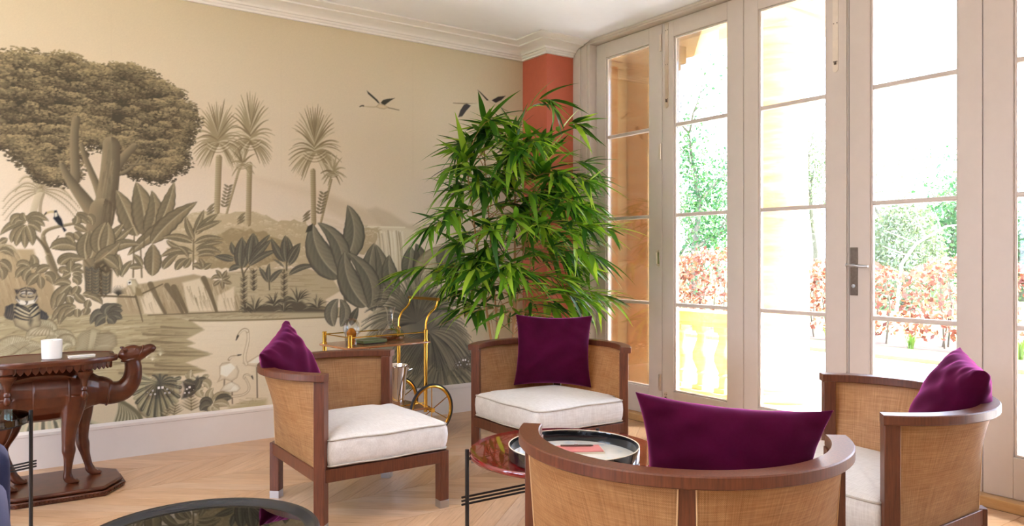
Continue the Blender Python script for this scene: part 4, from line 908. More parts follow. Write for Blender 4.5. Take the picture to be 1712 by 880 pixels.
def cushion(par, seed):
    r = random.Random(seed); ol = outline(); m = len(ol); c0 = Vector((.015, .015)); rings = []
    ph = [r.uniform(0, 6.28) for _ in range(6)]
    lay = [(.80, .292, 0), (.95, .290, 0), (.985, .299, 0), (1.0, .325, .3), (1.006, .36, .6), (1.0, .395, .5), (.985, .413, .2), (.965, .4205, 0)]
    lay += [(s_, .4215+.034*(1-s_**2.2), 0) for s_ in (.93, .88, .8, .7, .58, .45, .32, .2, .1, .03)]
    for s_, z, bl in lay:
        ring = []
        for i, p in enumerate(ol):
            q = c0+(p-c0)*s_; a = math.atan2(q.y, q.x); d = .004*bl*(sin(5*a+ph[0])+.6*sin(11*a+ph[1]))
            zz = z+(.0035*(sin(14*q.x+ph[2]+5*q.y)+sin(11*q.y-6*q.x+ph[3]))*(1-s_**3) if z > .4215 else 0)
            if .295 < z < .42: zz += .0025*sin(6*a+ph[4])
            n_ = (p-c0).normalized(); ring.append((q.x+n_.x*d, q.y+n_.y*d, zz))
        rings.append(ring)
    o = B().rings(rings).build('seat_cushion', M['linen'], par, ang=180)
    for z in (.4145, .2975):
        pp = [Vector((*(c0+(p-c0)*.992), z+.0025*sin(6*math.atan2(p.y, p.x)+ph[4]))) for p in ol]
        B().tube(pp, .0042, 6, closed=True).build('piping', M['piping'], o, ang=180)
    return o
def chair_proto(name, label):
    t = thing(name, (0, 0, 0), label, 'armchair', 'cane tub armchairs round the red table')
    Rp = HS*math.sqrt(2)
    def leg(ang, top, w=.051, rot=PI/4):
        x, y = Rp*cos(ang), Rp*sin(ang); Mx = Matrix.Translation((x, y, 0)) @ Matrix.Rotation(rot, 4, 'Z'); h = w/2
        o = B().box(-h, -h, .038, h, h, top, Mx).build('leg', M['walnut'], t, bevel=.0025)
        B().box(-h-.0004, -h-.0004, 0, h+.0004, h+.0004, .038, Mx).build('metal_cap', M['steel'], o, bevel=.0015)
    leg(rad(225), .288); leg(rad(45), .285, .05, 0)
    for a in (135, 315): leg(rad(a), .69)
    # square seat frame
    zb, zt, th = .226, .285, .032
    for k in range(4):
        Mx = Matrix.Rotation(k*PI/2, 4, 'Z')
        B().box(-HS+.012, -HS-.024, zb, HS-.012, -HS-.024+th, zt, Mx).build('seat_rail', M['walnut'], t, bevel=.002)
    B().box(-HS, -HS, .262, HS, HS, .284).build('seat_deck', M['black'], t, smooth=False)
    # curved top rail
    a0, a1 = rad(131.2), rad(318.8); n = 49; rg = []
    for i in range(n):
        a = a0+(a1-a0)*i/(n-1); ca, sa = cos(a), sin(a)
        rg.append([(r_*ca, r_*sa, z) for r_, z in ((.428, .688), (.485, .688), (.4885, .6915), (.4885, .7185), (.485, .722), (.428, .722), (.425, .7185), (.425, .6915))])
    B().rings(rg).build('top_rail', M['walnut'], t, ang=30)
    # slim post at the back corner
    Mx = Matrix.Translation((Rp*cos(rad(225)), Rp*sin(rad(225)), 0)) @ Matrix.Rotation(PI/4, 4, 'Z')
    B().add([Mx @ Vector((x, y, z)) for x, y, z in ((.004, -.022, .284), (.004, .022, .284), (.03, .022, .284), (.03, -.022, .284), (-.0135, -.022, .69), (-.0135, .022, .69), (.014, .022, .69), (.014, -.022, .69))], [(0, 1, 2, 3), (4, 5, 6, 7), (0, 1, 5, 4), (1, 2, 6, 5), (2, 3, 7, 6), (3, 0, 4, 7)]).build('back_post', M['walnut'], t, bevel=.0025)
    # two cane panels: straight along the seat frame, curved under the rail
    for sd in (0, 1):
        nu, nv = 26, 10; out = []; inn = []; uv = []
        A0, A1 = (rad(138.5), rad(222.3)) if sd == 0 else (rad(227.7), rad(311.5))
        b0, b1 = (Vector((-HS-.012, HS-.035)), Vector((-HS-.012, -HS+.03))) if sd == 0 else (Vector((-HS+.03, -HS-.012)), Vector((HS-.035, -HS-.012)))
        for j in range(nv+1):
            v_ = j/nv; z = .284+(.69-.284)*v_; e = v_**1.15
            for i in range(nu+1):
                u = i/nu; a = A0+(A1-A0)*u
                lo = b0+(b1-b0)*u; hi = Vector((.458*cos(a), .458*sin(a)))
                p = lo+(hi-lo)*e; d = p.normalized()*.003
                out.append((p.x+d.x, p.y+d.y, z)); inn.append((p.x-d.x, p.y-d.y, z)); uv.append((u*.66+sd*3.3, v_*.41))
        w = nu+1; N_ = len(out); f = []
        for j in range(nv):
            for i in range(nu):
                q = (j*w+i, j*w+i+1, (j+1)*w+i+1, (j+1)*w+i); f.append(q); f.append(tuple(N_+k for k in reversed(q)))
        bd = [i for i in range(w)]+[j*w+nu for j in range(1, nv+1)]+[nv*w+i for i in range(nu-1, -1, -1)]+[j*w for j in range(nv-1, 0, -1)]
        f += [(a, N_+a, N_+b_, b_) for a, b_ in zip(bd, bd[1:]+bd[:1])]
        o = B().add(out+inn, f).build('cane_panel', M['cane'], t, ang=60)
        ul = o.data.uv_layers.new(name='weave')
        for lp in o.data.loops: ul.data[lp.index].uv = uv[lp.vertex_index % N_]
        # thin welts framing the cane
        for ii in (0, nu):
            B().tube([Vector(out[j*w+ii])+Vector((out[j*w+ii][0], out[j*w+ii][1], 0)).normalized()*.001 for j in range(nv+1)], .0022, 6).build('welt', M['welt'], o)
    return t
CH = [((1.749, 1.612), 0, 'cane tub armchair nearest the camera, seen from behind its curved back'), ((1.595, 3.655), -PI/2, 'cane tub armchair on the left in front of the gold bar cart'),
      ((2.806, 3.625), PI, 'cane tub armchair facing the camera in front of the bamboo plant'), ((2.846, 1.70), PI/2, 'cane tub armchair on the right beside the glazed doors')]
c0 = chair_proto('tub_armchair', CH[0][2]); cushion(c0, 5)
for i, ((x, y), rz, lab) in enumerate(CH):
    c = c0 if i == 0 else copy_tree(c0)
    c.location = (x, y, 0); c.rotation_euler = (0, 0, rz); c['label'] = lab

# ---------------------------------------------------------------- plum cushions
def pillow(loc, yaw, lean, roll, size, label, seed, th=.085, pin=.10, tp=0):
    """stands on its lower edge at loc; yaw = direction its face looks to"""
    r = random.Random(seed); n = 28; ph = [r.uniform(0, 6.28) for _ in range(8)]; v = []; f = []
    w, h = size
    def sh(u, v_, s_):
        x = u*w/2*(1-pin*(1-v_*v_)*abs(u)**1.5); y = v_*h/2*(1-pin*(1-u*u)*abs(v_)**1.5); x *= 1-tp*(1-v_)/2
        e = (1-u*u)*(1-v_*v_); t = th*e**.42*(1-.12*v_)
        cr = abs(u*v_)**1.2
        wr = .007*sin(9*u+5*v_+ph[0])*cr+.004*sin(16*u*v_+7*v_+ph[1])*(1-e)*e**.3*2+.005*sin(7*u-11*v_+ph[2])*e
        rd = .006*sin(26*(u if abs(v_) > abs(u) else v_)+ph[3])*max(0, (max(abs(u), abs(v_))-.6))*2.5*e**.2
        return (x, s_*(t+(wr+rd)*(1 if e > 0 else 0))+.012*sin(2.2*u+ph[4]), y)
    us = [-cos(PI*i/n) for i in range(n+1)]; us = [.55*a+.45*(-1+2*i/n) for i, a in enumerate(us)]
    for s_ in (1, -1):
        for v_ in us:
            for u in us: v.append(sh(u, v_, s_))
    w_ = n+1; N_ = w_*w_
    for j in range(n):
        for i in range(n):
            q = (j*w_+i, j*w_+i+1, (j+1)*w_+i+1, (j+1)*w_+i); f.append(q); f.append(tuple(N_+k for k in reversed(q)))
    o = B().add(v, f).build('throw_pillow', M['velvet'], None, ang=180)
    bm = bmesh.new(); bm.from_mesh(o.data); bmesh.ops.remove_doubles(bm, verts=bm.verts, dist=.0016); bmesh.ops.recalc_face_normals(bm, faces=bm.faces); bm.to_mesh(o.data); bm.free(); o.data.shade_smooth()
    sd = o.modifiers.new('subdivision', 'SUBSURF'); sd.levels = 1; sd.render_levels = 1
    # local: face looks along -y, height along z. the pivot is the middle of the bottom edge
    o.matrix_world = Matrix.Translation(loc) @ Matrix.Rotation(yaw+PI/2, 4, 'Z') @ Matrix.Rotation(-lean, 4, 'X') @ Matrix.Rotation(roll, 4, 'Y') @ Matrix.Translation((0, 0, h/2*.93))
    return tag(o, label, 'cushion', 'plum velvet throw pillows')
for a in PILLOWS: pillow(*a)

# ---------------------------------------------------------------- red lacquer coffee table and its tray
def wire_table(t, r, ztop, legs, rods_z, top_mat, th, rod_len, leg_r=.009):
    for k, a in enumerate(legs):
        x, y = (r+.004)*cos(a), (r+.004)*sin(a)
        o = B().tube([(x, y, 0), (x, y, ztop+.004)], leg_r, 10).build('leg', M['black'], t)
        B().tube([(x, y, ztop-th-.008), (x*.8, y*.8, ztop-th-.008)], .007, 8).build('bracket', M['black'], o)
rt = thing('red_coffee_table', (2.088, 2.585, 0), 'round red lacquer coffee table on black wire legs between the armchairs', 'coffee table')
B().lathe([(.0001, .392), (.40, .392), (.41, .396), (.413, .404), (.413, .412), (.409, .418), (.0001, .42)], 96).build('tabletop', M['redlac'], rt, ang=50)
def at_ang(a, r): return (r*cos(a), r*sin(a))
LA = math.atan2(.5735, -.8192)+rad(4)
LEGS = [LA+k*2*PI/3 for k in range(3)]
wire_table(rt, .418, .42, LEGS, .2, None, .028, .1)
def rods(t, A, B_, z0, dz, ext, r=.005):
    A, B_ = Vector((*A, 0)), Vector((*B_, 0)); d = (B_-A).normalized(); n_ = Vector((0, 0, 0))
    for k in range(3): B().tube([A-d*ext+Vector((0, 0, z0+k*dz)), B_+d*ext+Vector((0, 0, z0+k*dz))], r, 8).build('stretcher', M['black'], t)
rods(rt, at_ang(LEGS[0], .424), at_ang(LEGS[2], .424), .19, .0155, .024); rods(rt, at_ang(LEGS[1], .424), at_ang(LEGS[2], .424), .25, .0155, .024)
TR = at_z(959, 746, .47); TRX, TRY = TR[0], TR[1]
tr = thing('round_tray', (TRX, TRY, .4203), 'round black lacquer tray with pale base on the red coffee table', 'tray')
B().lathe([(.0001, 0), (.262, 0), (.268, .004), (.27, .05), (.2695, .0555), (.2655, .0555), (.2645, .05), (.262, .008), (.0001, .008)], 96).build('rim', M['lacquer'], tr, ang=40)
B().lathe([(.2695, .0553), (.2697, .0575), (.2655, .0575), (.2653, .0553)], 96, cap=False).build('gilt_edge', M['cream'], tr, ang=60)
def m_traybase():
    m = N('pale_marbled_tray_base'); b = m.bsdf(rough=.08); f = m.noise(m.coord(), 9, 6, .6)
    m.l(m.ramp(f, [(.3, lin(176, 196, 214)), (.48, lin(226, 226, 220)), (.7, lin(240, 236, 228))]), b.inputs[0]); return m.m
B().lathe([(.0001, .0082), (.2615, .0082), (.2615, .0095), (.0001, .0095)], 64).build('tray_base', m_traybase(), tr, smooth=False)
x, y, _ = at_z(966, 749, .445)
bk = thing('booklet', (x, y, .43), 'thin pink covered booklet with cream pages lying in the black tray', 'book', rz=-YAW+.1)
B().box(-.105, -.05, 0, .105, .05, .009).build('pages', M['cream'], bk, smooth=False)
B().box(-.11, -.052, .009, .10, .054, .0125).build('cover', M['pink'], bk, smooth=False)
x, y, _ = at_z(962, 743, .45)
kn = thing('pen', (x, y-.01, .4425), 'slim grey pen with a clip lying across the pink booklet', 'pen', rz=-YAW+.02)
B().tube([(-.07, 0, .004), (.06, 0, .004), (.07, 0, .004)], [.004, .004, .0015], 8).build('barrel', M['darksteel'], kn)
B().box(-.012, -.002, .006, .004, .002, .011).build('clip', M['steel'], kn)

# ---------------------------------------------------------------- black rimmed table in the bottom left corner
bt = thing('black_tray_table', (.558, 2.455, 0), 'round black rimmed smoked glass table at the bottom left of the floor', 'coffee table')
B().lathe([(.31, .378), (.345, .374), (.352, .378), (.354, .402), (.350, .407), (.340, .4065), (.332, .403), (.322, .394), (.31, .391)], 96, cap=False).build('rim', mat('satin_black_metal', (.015, .017, .022, 1), .22, 0), bt, ang=30)
B().lathe([(.0001, .383), (.318, .383), (.318, .391), (.0001, .391)], 64).build('glass_top', M['smoke'], bt, smooth=False)
B().lathe([(.0001, .374), (.325, .374), (.325, .3765), (.0001, .3765)], 64).build('under_panel', mat('dark_bronze_panel', lin(96, 86, 72), .3, .05), bt, smooth=False)
for k in range(4):
    a = k*PI/2+.5; x, y = .335*cos(a), .335*sin(a); B().tube([(x, y, 0), (x, y, .38)], .009, 10).build('leg', M['black'], bt)
for k in range(2): rods(bt, at_ang(.5+k*PI/2, .335), at_ang(.5+k*PI/2+PI, .335), .16+k*.05, .0135, .02)

# ---------------------------------------------------------------- glass side table at the left edge
x, y, _ = at_z(49.5, 893, 0)
gt = thing('glass_side_table', (x-.2, y+.02, 0), 'round dark glass side table on black legs at the left edge', 'side table')
B().lathe([(.0001, .515), (.2, .515), (.2, .542), (.0001, .542)], 64).build('glass_top', M['greenglass'], gt, smooth=True)
B().lathe([(.0001, .508), (.196, .508), (.196, .5148), (.0001, .5148)], 64).build('under_disc', M['black'], gt, smooth=True)
GL = [rad(-6)+k*2*PI/3 for k in range(3)]
wire_table(gt, .202, .555, GL, .3, None, .03, .1, .0085)
rods(gt, at_ang(GL[0], .207), at_ang(GL[2], .207), .30, .0125, .022, .0042); rods(gt, at_ang(GL[1], .207), at_ang(GL[2], .207), .36, .0125, .022, .0042)

# ---------------------------------------------------------------- navy sofa corner
sf = thing('sofa', (-.85, 2.55, 0), 'navy blue upholstered sofa, its arm just entering at bottom left', 'sofa')
B().box(-1.0, -.48, .1, .93, .42, .30).build('base', M['navy'], sf, bevel=.03, seg=4)
B().box(-1.0, .22, .3, .935, .46, .665).build('backrest', M['navy'], sf, bevel=.06, seg=5)
B().box(.74, -.47, .3, .925, .26, .585).build('arm', M['navy'], sf, bevel=.055, seg=5)
B().box(-1.0, -.47, .3, -.82, .26, .585).build('arm', M['navy'], sf, bevel=.055, seg=5)
B().box(-.82, -.46, .30, .735, .22, .45).build('seat_cushion', M['navy'], sf, bevel=.05, seg=5)
for x in (-.9, .82):
    for y in (-.4, .36): B().tube([(x, y, 0), (x, y, .1)], [.018, .024], 10).build('foot', M['walnut'], sf)

# ---------------------------------------------------------------- brass bar cart
CA = math.atan2(4.69-4.62, 2.55-1.955)
ct = thing('bar_cart', (2.255, 4.86, 0), 'gold bar cart on two spoked wheels behind the left armchair', 'trolley', rz=CA)
hx, hy = .298, .17
for sx in (-1, 1):
    for sy in (-1, 1):
        z1 = .742
        b = B().lathe([(.0001, .03 if sx < 0 else .17), (.0135, .03 if sx < 0 else .17), (.0135, z1-.008), (.0155, z1-.006), (.0155, z1), (.010, z1+.004), (.0001, z1+.004)], 14, (sx*hx, sy*hy, 0))
        p = b.build('post', M['brass'], ct)
        if sx < 0: B().lathe([(.0001, .0), (.016, .004), (.022, .015), (.016, .026), (.0001, .03)], 14).build('castor', M['rubber'], p, loc=(sx*hx, sy*hy, 0))
        for z in (.648, .668, .19, .208): B().lathe([(.0135, z-.004), (.018, z-.004), (.018, z+.004), (.0135, z+.004)], 14, (sx*hx, sy*hy, 0), cap=False).build('collar', M['brass'], p)
def rrect(x, y, r=.03, n=5):
    o = []
    for cx, cy, a in ((x-r, y-r, 0), (-x+r, y-r, 90), (-x+r, -y+r, 180), (x-r, -y+r, 270)):
        for k in range(n): o.append((cx+r*cos(rad(a+90*k/(n-1))), cy+r*sin(rad(a+90*k/(n-1)))))
    return o
M['trayw'] = wood('walnut_veneer', lin(140, 88, 54), lin(176, 120, 78), .22, (3, 40, 40), coat=.4)
for z, nm in ((.651, 'upper_shelf'), (.192, 'lower_shelf')):
    B().prism(rrect(hx+.035, hy+.03), z, z+.014).build(nm, M['trayw'], ct, bevel=.003)
for sy in (-1, 1):
    B().tube([(-hx, sy*hy, .727), (hx, sy*hy, .727)], .0042, 8).build('gallery_rail', M['brass'], ct)
    B().tube([(-hx, sy*hy, .235), (hx, sy*hy, .235)], .0042, 8).build('gallery_rail', M['brass'], ct)
    h_ = B().tube([(hx, sy*hy, .74), (hx+.002, sy*hy, .79)]+[tuple(p) for p in bez((hx+.002, sy*hy, .79), (hx+.012, sy*hy, .845), (hx+.055, sy*hy, .87), 7)][1:]+[tuple(p) for p in bez((hx+.055, sy*hy, .87), (hx+.1, sy*hy, .9), (hx+.103, sy*hy, .95), 7)][1:], .0072, 10).build('handle_arm', M['brass'], ct)
B().tube([(-hx, -hy, .727), (-hx, hy, .727)], .0042, 8).build('gallery_rail', M['brass'], ct)
B().tube([(hx+.103, -hy-.012, .952), (hx+.103, hy+.012, .952)], .0125, 14).build('handle_bar', mat('antique_brass_grip', lin(150, 112, 48), .35, .1, 60, Metallic=.8), ct)
for sy in (-1, 1):
    yw = sy*(hy+.045)
    w = B(); n = 48; rr_ = .176
    w.rings([[(hx+.02+(rr_-.012+.011*cos(q))*cos(2*PI*k/n), yw+.010*sin(q), .186+(rr_-.012+.011*cos(q))*sin(2*PI*k/n)) for q in [2*PI*j/8 for j in range(8)]] for k in range(n)], closed=True)
    wo = w.build('wheel', M['brass'], ct)
    B().rings([[(hx+.02+(rr_-.001+.009*cos(q))*cos(2*PI*k/n), yw+.0095*sin(q), .186+(rr_-.001+.009*cos(q))*sin(2*PI*k/n)) for q in [2*PI*j/8 for j in range(8)]] for k in range(n)], closed=True).build('tyre', M['rubber'], wo)
    for k in range(6):
        a = k*PI/3+.52; B().tube([(hx+.02, yw, .186), (hx+.02+.158*cos(a), yw, .186+.158*sin(a))], .0034, 6).build('spoke', M['brass'], wo)
    B().tube([(hx+.02, yw-.018, .186), (hx+.02, yw+.018, .186)], .016, 12).build('hub', M['brass'], wo)
B().tube([(hx+.02, -hy-.045, .186), (hx+.02, hy+.045, .186)], .008, 10).build('axle', M['brass'], ct)
def on_cart(px, py, z, **kw):
    x, y, _ = at_z(px, py, z); return (x, y, z)
# glass things on the cart
CR = Matrix.Rotation(CA, 3, 'Z')
def cpt(lx, ly, z): p = CR @ Vector((lx, ly, 0)); return (2.255+p.x, 4.86+p.y, z)
gl = thing('glass_globe_lantern', cpt(-.232, -.075, .6655), 'small clear glass globe with amber core on the gold bar cart', 'ornament')
B().lathe([(.03, 0), (.034, .01), (.03, .04), (.036, .06), (.05, .085), (.056, .115), (.05, .145), (.036, .168), (.018, .18), (.0001, .182)], 28).build('globe', M['crystal'], gl)
B().lathe([(.0001, .004), (.026, .004), (.028, .02), (.024, .045), (.03, .062), (.034, .085), (.026, .1), (.014, .112), (.0001, .116)], 20).build('amber_core', M['amber'], gl)
gd = thing('green_dish', cpt(-.06, -.03, .6655), 'small rectangular green dish with pale rim on the bar cart', 'dish', rz=CA)
B().prism(rrect(.085, .06, .012), 0, .006).build('foot', M['black'], gd)
B().prism(rrect(.095, .07, .014), .006, .026).build('bowl', M['green'], gd, bevel=.004)
B().tube([(x, y, .026) for x, y in rrect(.093, .068, .014)], .0022, 6, closed=True).build('rim', M['steel'], gd)
dc = thing('ship_decanter', cpt(.155, .06, .6655), 'clear wide-based decanter with flared neck on the bar cart', 'decanter')
B().lathe([(.0001, .0), (.085, .0), (.105, .012), (.108, .03), (.09, .062), (.055, .092), (.03, .11), (.024, .122), (.03, .126), (.024, .132), (.024, .175), (.03, .205), (.042, .232), (.044, .236)], 40, cap=False).build('bottle', M['crystal'], dc)
B().lathe([(.0001, .006), (.082, .006), (.1, .015), (.102, .03), (.098, .036), (.0001, .036)], 32).build('spirit', mat('brown_spirit', lin(150, 84, 40), .1, .05, Transmission_Weight=.5), dc)
ib = thing('ice_bucket', cpt(.13, -.03, .2062), 'polished silver wine bucket on the lower shelf of the cart', 'bucket')
B().lathe([(.0001, 0), (.066, 0), (.07, .006), (.074, .06), (.086, .2), (.098, .282), (.106, .286), (.106, .292), (.096, .292), (.094, .284), (.08, .19), (.066, .02), (.0001, .018)], 40).build('bucket', M['silver'], ib)
for sg in (-1, 1):
    B().tube([(sg*.09, -.03, .25), (sg*.125, -.02, .255), (sg*.13, 0, .25), (sg*.125, .02, .255), (sg*.09, .03, .25)], .0055, 8).build('handle', M['silver'], ib)

# ---------------------------------------------------------------- carved camel table against the mural
CY = 4.74
def cp(px, py, y=CY): return at_y(px, py, y)
cm = thing('camel_side_table', (.34, CY, 0), 'carved dark wood camel carrying a scalloped table top, by the mural', 'side table')
def loc(x, y, z): return (x-.34, y-CY, z)
oc = [(-.34, -.11), (-.185, -.235), (.215, -.245), (.325, -.085), (.325, .11), (.2, .25), (-.185, .25), (-.34, .12)]
def sc_(p, s_): return [(x*s_, y*s_) for x, y in p]
B().prism(sc_(oc, 1.0), 0, .028).build('plinth', M['rosewood'], cm, bevel=.006)
B().prism(sc_(oc, .965), .03, .05).build('plinth_top', M['rosewood'], cm, bevel=.008, seg=3)
fr = B()
for a, b_ in zip(oc, oc[1:]+oc[:1]):
    a, b_ = Vector((*a, 0)), Vector((*b_, 0)); L = (b_-a).length; d = (b_-a)/L
    for k in range(int(L/.018)): fr.lathe([(.0001, 0), (.006, .002), (.006, .01), (.0001, .012)], 5, tuple(a+d*(k+.5)*.018*L/(int(L/.018)*.018)+Vector((0, 0, .009))))
fr.build('carved_border', M['rosewood'], cm, kind='stuff')
def sweep(b, pts, n=14):                       # (x, y, z, half width across, half width in the side view)
    P_ = [Vector(p[:3]) for p in pts]; rg = []
    for i, p in enumerate(pts):
        t = (P_[min(i+1, len(P_)-1)]-P_[max(i-1, 0)]).normalized(); u = Vector((0, 1, 0)); u = (u-t*u.dot(t)).normalized(); w = t.cross(u)
        rg.append([P_[i]+u*cos(2*PI*k/n)*p[3]+w*sin(2*PI*k/n)*p[4] for k in range(n)])
    b.rings(rg)
def smooth_pts(pts, k=4):                      # Catmull-Rom through the listed stations
    o = []; m = len(pts); A = [np.array(p, float) for p in pts]
    for i in range(m-1):
        p0, p1, p2, p3 = A[max(i-1, 0)], A[i], A[i+1], A[min(i+2, m-1)]
        for j in range(k):
            t = j/k; o.append(tuple(.5*((2*p1)+(-p0+p2)*t+(2*p0-5*p1+4*p2-p3)*t*t+(-p0+3*p1-3*p2+p3)*t**3)))
    o.append(tuple(A[-1])); return o
def c3(px, py, wy, wz, dy=0, Y=None):
    x, z = cp(px, py, (CY+dy) if Y is None else Y); return (x-.34, dy, z, wy, wz)
cb = B()
sweep(cb, smooth_pts([(-.36, 0, .535, .03, .045), (-.33, 0, .54, .075, .085), (-.25, 0, .54, .1, .125), (-.13, 0, .52, .114, .138), (0, 0, .518, .114, .136), (.08, 0, .525, .107, .127), (.145, 0, .525, .09, .108), (.205, 0, .515, .06, .075), (.245, 0, .505, .044, .056)]), 18)
sweep(cb, smooth_pts([(-.17, 0, .6, .05, .06), (-.09, 0, .63, .055, .06), (-.02, 0, .64, .05, .055), (.05, 0, .60, .05, .05)]), 14)      # hump under the table
sweep(cb, smooth_pts([(.16, 0, .52, .07, .085), c3(168, 653, .06, .078), c3(186, 657, .054, .064), c3(206, 652, .05, .058), c3(219, 637, .046, .052), c3(223, 619, .042, .046), c3(221, 604, .04, .042), c3(216, 592, .038, .04)]), 16)
sweep(cb, smooth_pts([c3(207, 604, .034, .04), c3(213, 597, .046, .054), c3(223, 592, .048, .053), c3(234, 590, .04, .042), c3(244, 586, .033, .031), c3(252, 583, .031, .028), c3(258, 586, .022, .019)]), 14)
for sy in (-1, 1):
    x, z = cp(210, 585); cb.tube([(x-.34, sy*.026, z-.015), (x-.35, sy*.044, z+.008), (x-.366, sy*.046, z+.012)], [.012, .012, .004], 8)
    x, z = cp(225, 584); cb.lathe([(.0001, -.009), (.009, -.004), (.01, .003), (.0001, .009)], 8, (x-.34, sy*.033, z+.006))
def leg_(pts, dy):
    sweep(cb, smooth_pts([(a, dy, c_, r1, r2) for a, c_, r1, r2 in pts]), 12)
# front legs (the far one a little ahead), hind legs with the hock bent back
leg_([(.085, .52, .05, .07), (.075, .42, .044, .052), (.062, .33, .034, .038), (.058, .26, .03, .032), (.06, .225, .031, .034), (.06, .19, .024, .026), (.055, .12, .019, .02), (.056, .085, .023, .024), (.07, .064, .028, .02), (.09, .06, .03, .012)], -.072)
leg_([(.135, .5, .05, .066), (.14, .4, .042, .048), (.135, .32, .033, .037), (.134, .255, .03, .033), (.14, .22, .03, .033), (.15, .17, .023, .024), (.165, .11, .019, .02), (.172, .085, .023, .024), (.19, .064, .028, .02), (.21, .06, .03, .012)], .06)
for dy, sh in ((-.075, 0), (.07, .05)):
    leg_([(-.24+sh, .52, .055, .085), (-.235+sh, .43, .048, .062), (-.245+sh, .34, .036, .044), (-.275+sh, .27, .028, .032), (-.283+sh, .23, .026, .03), (-.262+sh, .17, .021, .023), (-.235+sh, .11, .018, .019), (-.225+sh, .083, .022, .024), (-.205+sh, .064, .028, .02), (-.185+sh, .06, .03, .012)], dy)
    for k in (-1, 1): cb.lathe([(.0001, 0), (.012, .003), (.013, .012), (.0001, .02)], 8, (-.178+sh, dy+k*.014, .05))
for x, dy in ((.097, -.072), (.217, .06)):
    for k in (-1, 1): cb.lathe([(.0001, 0), (.013, .003), (.014, .012), (.0001, .02)], 8, (x, dy+k*.014, .05))
cb.tube([(-.37, 0, .55), (-.4, 0, .5), (-.395, 0, .4), (-.39, 0, .36)], [.018, .015, .012, .018], 8)
bo = cb.build('camel_body', M['rosewood'], cm)
rm = bo.modifiers.new('remesh', 'REMESH'); rm.mode = 'VOXEL'; rm.voxel_size = .005; rm.use_smooth_shade = True
sm = bo.modifiers.new('smooth', 'SMOOTH'); sm.factor = .5; sm.iterations = 3
# harness: collar, girth, bridle
def ring(px, py, ry, rz, tilt, r=.006):
    x, z = cp(px, py); o = []
    for k in range(24):
        a = 2*PI*k/24; o.append((x-.34+rz*sin(a)*sin(tilt), ry*cos(a), z+rz*sin(a)*cos(tilt)))
    B().tube(o, r, 6, closed=True).build('harness_strap', M['rosewood'], cm)
ring(180, 656, .058, .069, .12); ring(217.5, 600, .043, .044, PI/2-.25, .006); ring(233, 589, .042, .04, .5, .0045)
for dx in (-.1, .06):
    B().tube([(dx+.0, .117*cos(2*PI*k/24), .53+.128*sin(2*PI*k/24)) for k in range(24)], .006, 6, closed=True).build('girth_strap', M['rosewood'], cm)
sb = B()
sweep(sb, smooth_pts([(-.2, 0, .612, .09, .05), (-.1, 0, .635, .11, .05), (.03, 0, .63, .108, .05), (.09, 0, .607, .085, .05)]), 16)
sb.build('saddle_cloth', M['rosewood'], cm)
# scalloped table top
def scal(s_=1., n=160):
    o = []
    for k in range(n):
        a = 2*PI*k/n; ex, ey = .308*s_, .205*s_
        c_, s2 = cos(a), sin(a); q = (abs(c_)**3.2+abs(s2)**3.2)**(-1/3.2); w = 1+.035*cos(8*a+PI)
        o.append((-.02+ex*q*c_*w, ey*q*s2*w))
    return o
tz = .690
tt = B().rings([[(x, y, tz) for x, y in scal(.94)], [(x, y, tz) for x, y in scal(.985)], [(x, y, tz+.012) for x, y in scal(1.0)], [(x, y, tz+.022) for x, y in scal(1.0)], [(x, y, tz+.03) for x, y in scal(.985)], [(x, y, tz+.03) for x, y in scal(.95)], [(x, y, tz+.026) for x, y in scal(.935)]])
tt.build('tabletop', M['rosewood'], cm, ang=30)
ap = scal(.9, 60); apb = B()
for k in range(60):
    x, y = ap[k]; x2, y2 = ap[(k+1) % 60]; d = Vector((x2-x, y2-y, 0)); L = d.length; d /= L; nn = Vector((d.y, -d.x, 0)); p = Vector((x, y, tz))
    pr_ = [(0, 0), (L*.96, 0), (L*.96, -.018), (L*.75, -.030), (L*.48, -.038), (L*.21, -.030), (0, -.018)]
    m_ = len(pr_); vv = [p+d*a+Vector((0, 0, c_))+nn*.004 for a, c_ in pr_]+[p+d*a+Vector((0, 0, c_))-nn*.004 for a, c_ in pr_]
    ab = B().add(vv, [tuple(range(m_)), tuple(range(2*m_-1, m_-1, -1))]+[(i, (i+1) % m_, m_+(i+1) % m_, m_+i) for i in range(m_)]).build('scallop', M['rosewood'], cm, smooth=False)
for x, y in ((.125, -.145), (.17, .14), (-.215, -.145), (-.215, .14)):
    B().lathe([(.0001, .5), (.01, .505), (.016, .515), (.017, .53), (.012, .545), (.018, .552), (.018, .56), (.013, .57), (.018, .6), (.028, .622), (.04, .635), (.043, .648), (.033, .656), (.044, .663), (.044, .69), (.0001, .69)], 16, (x, y, 0)).build('turned_post', M['rosewood'], cm)
x, z = cp(87, 597, 4.67)
cd = thing('candle', (x, 4.68, tz+.0262), 'white candle in a frosted glass on the camel table', 'candle')
B().lathe([(.0001, 0), (.043, 0), (.047, .004), (.049, .096), (.049, .1), (.046, .1), (.045, .09), (.0001, .088)], 36).build('glass', M['white'], cd)
B().lathe([(.0001, .0885), (.0448, .0885), (.0448, .09), (.0001, .09)], 28).build('wax', M['wax'], cd, smooth=False)
B().tube([(0, 0, .0885), (.001, 0, .097)], .0012, 6).build('wick', M['black'], cd)
rc = thing('white_card_box', (.458, 4.655, tz+.0262), 'flat white box beside the candle on the camel table', 'box', rz=.12)
B().box(-.062, -.018, 0, .062, .018, .008).build('tray', M['wax'], rc, bevel=.0015)
B().box(-.064, -.02, .008, .064, .02, .0135).build('lid', M['white'], rc, bevel=.002)

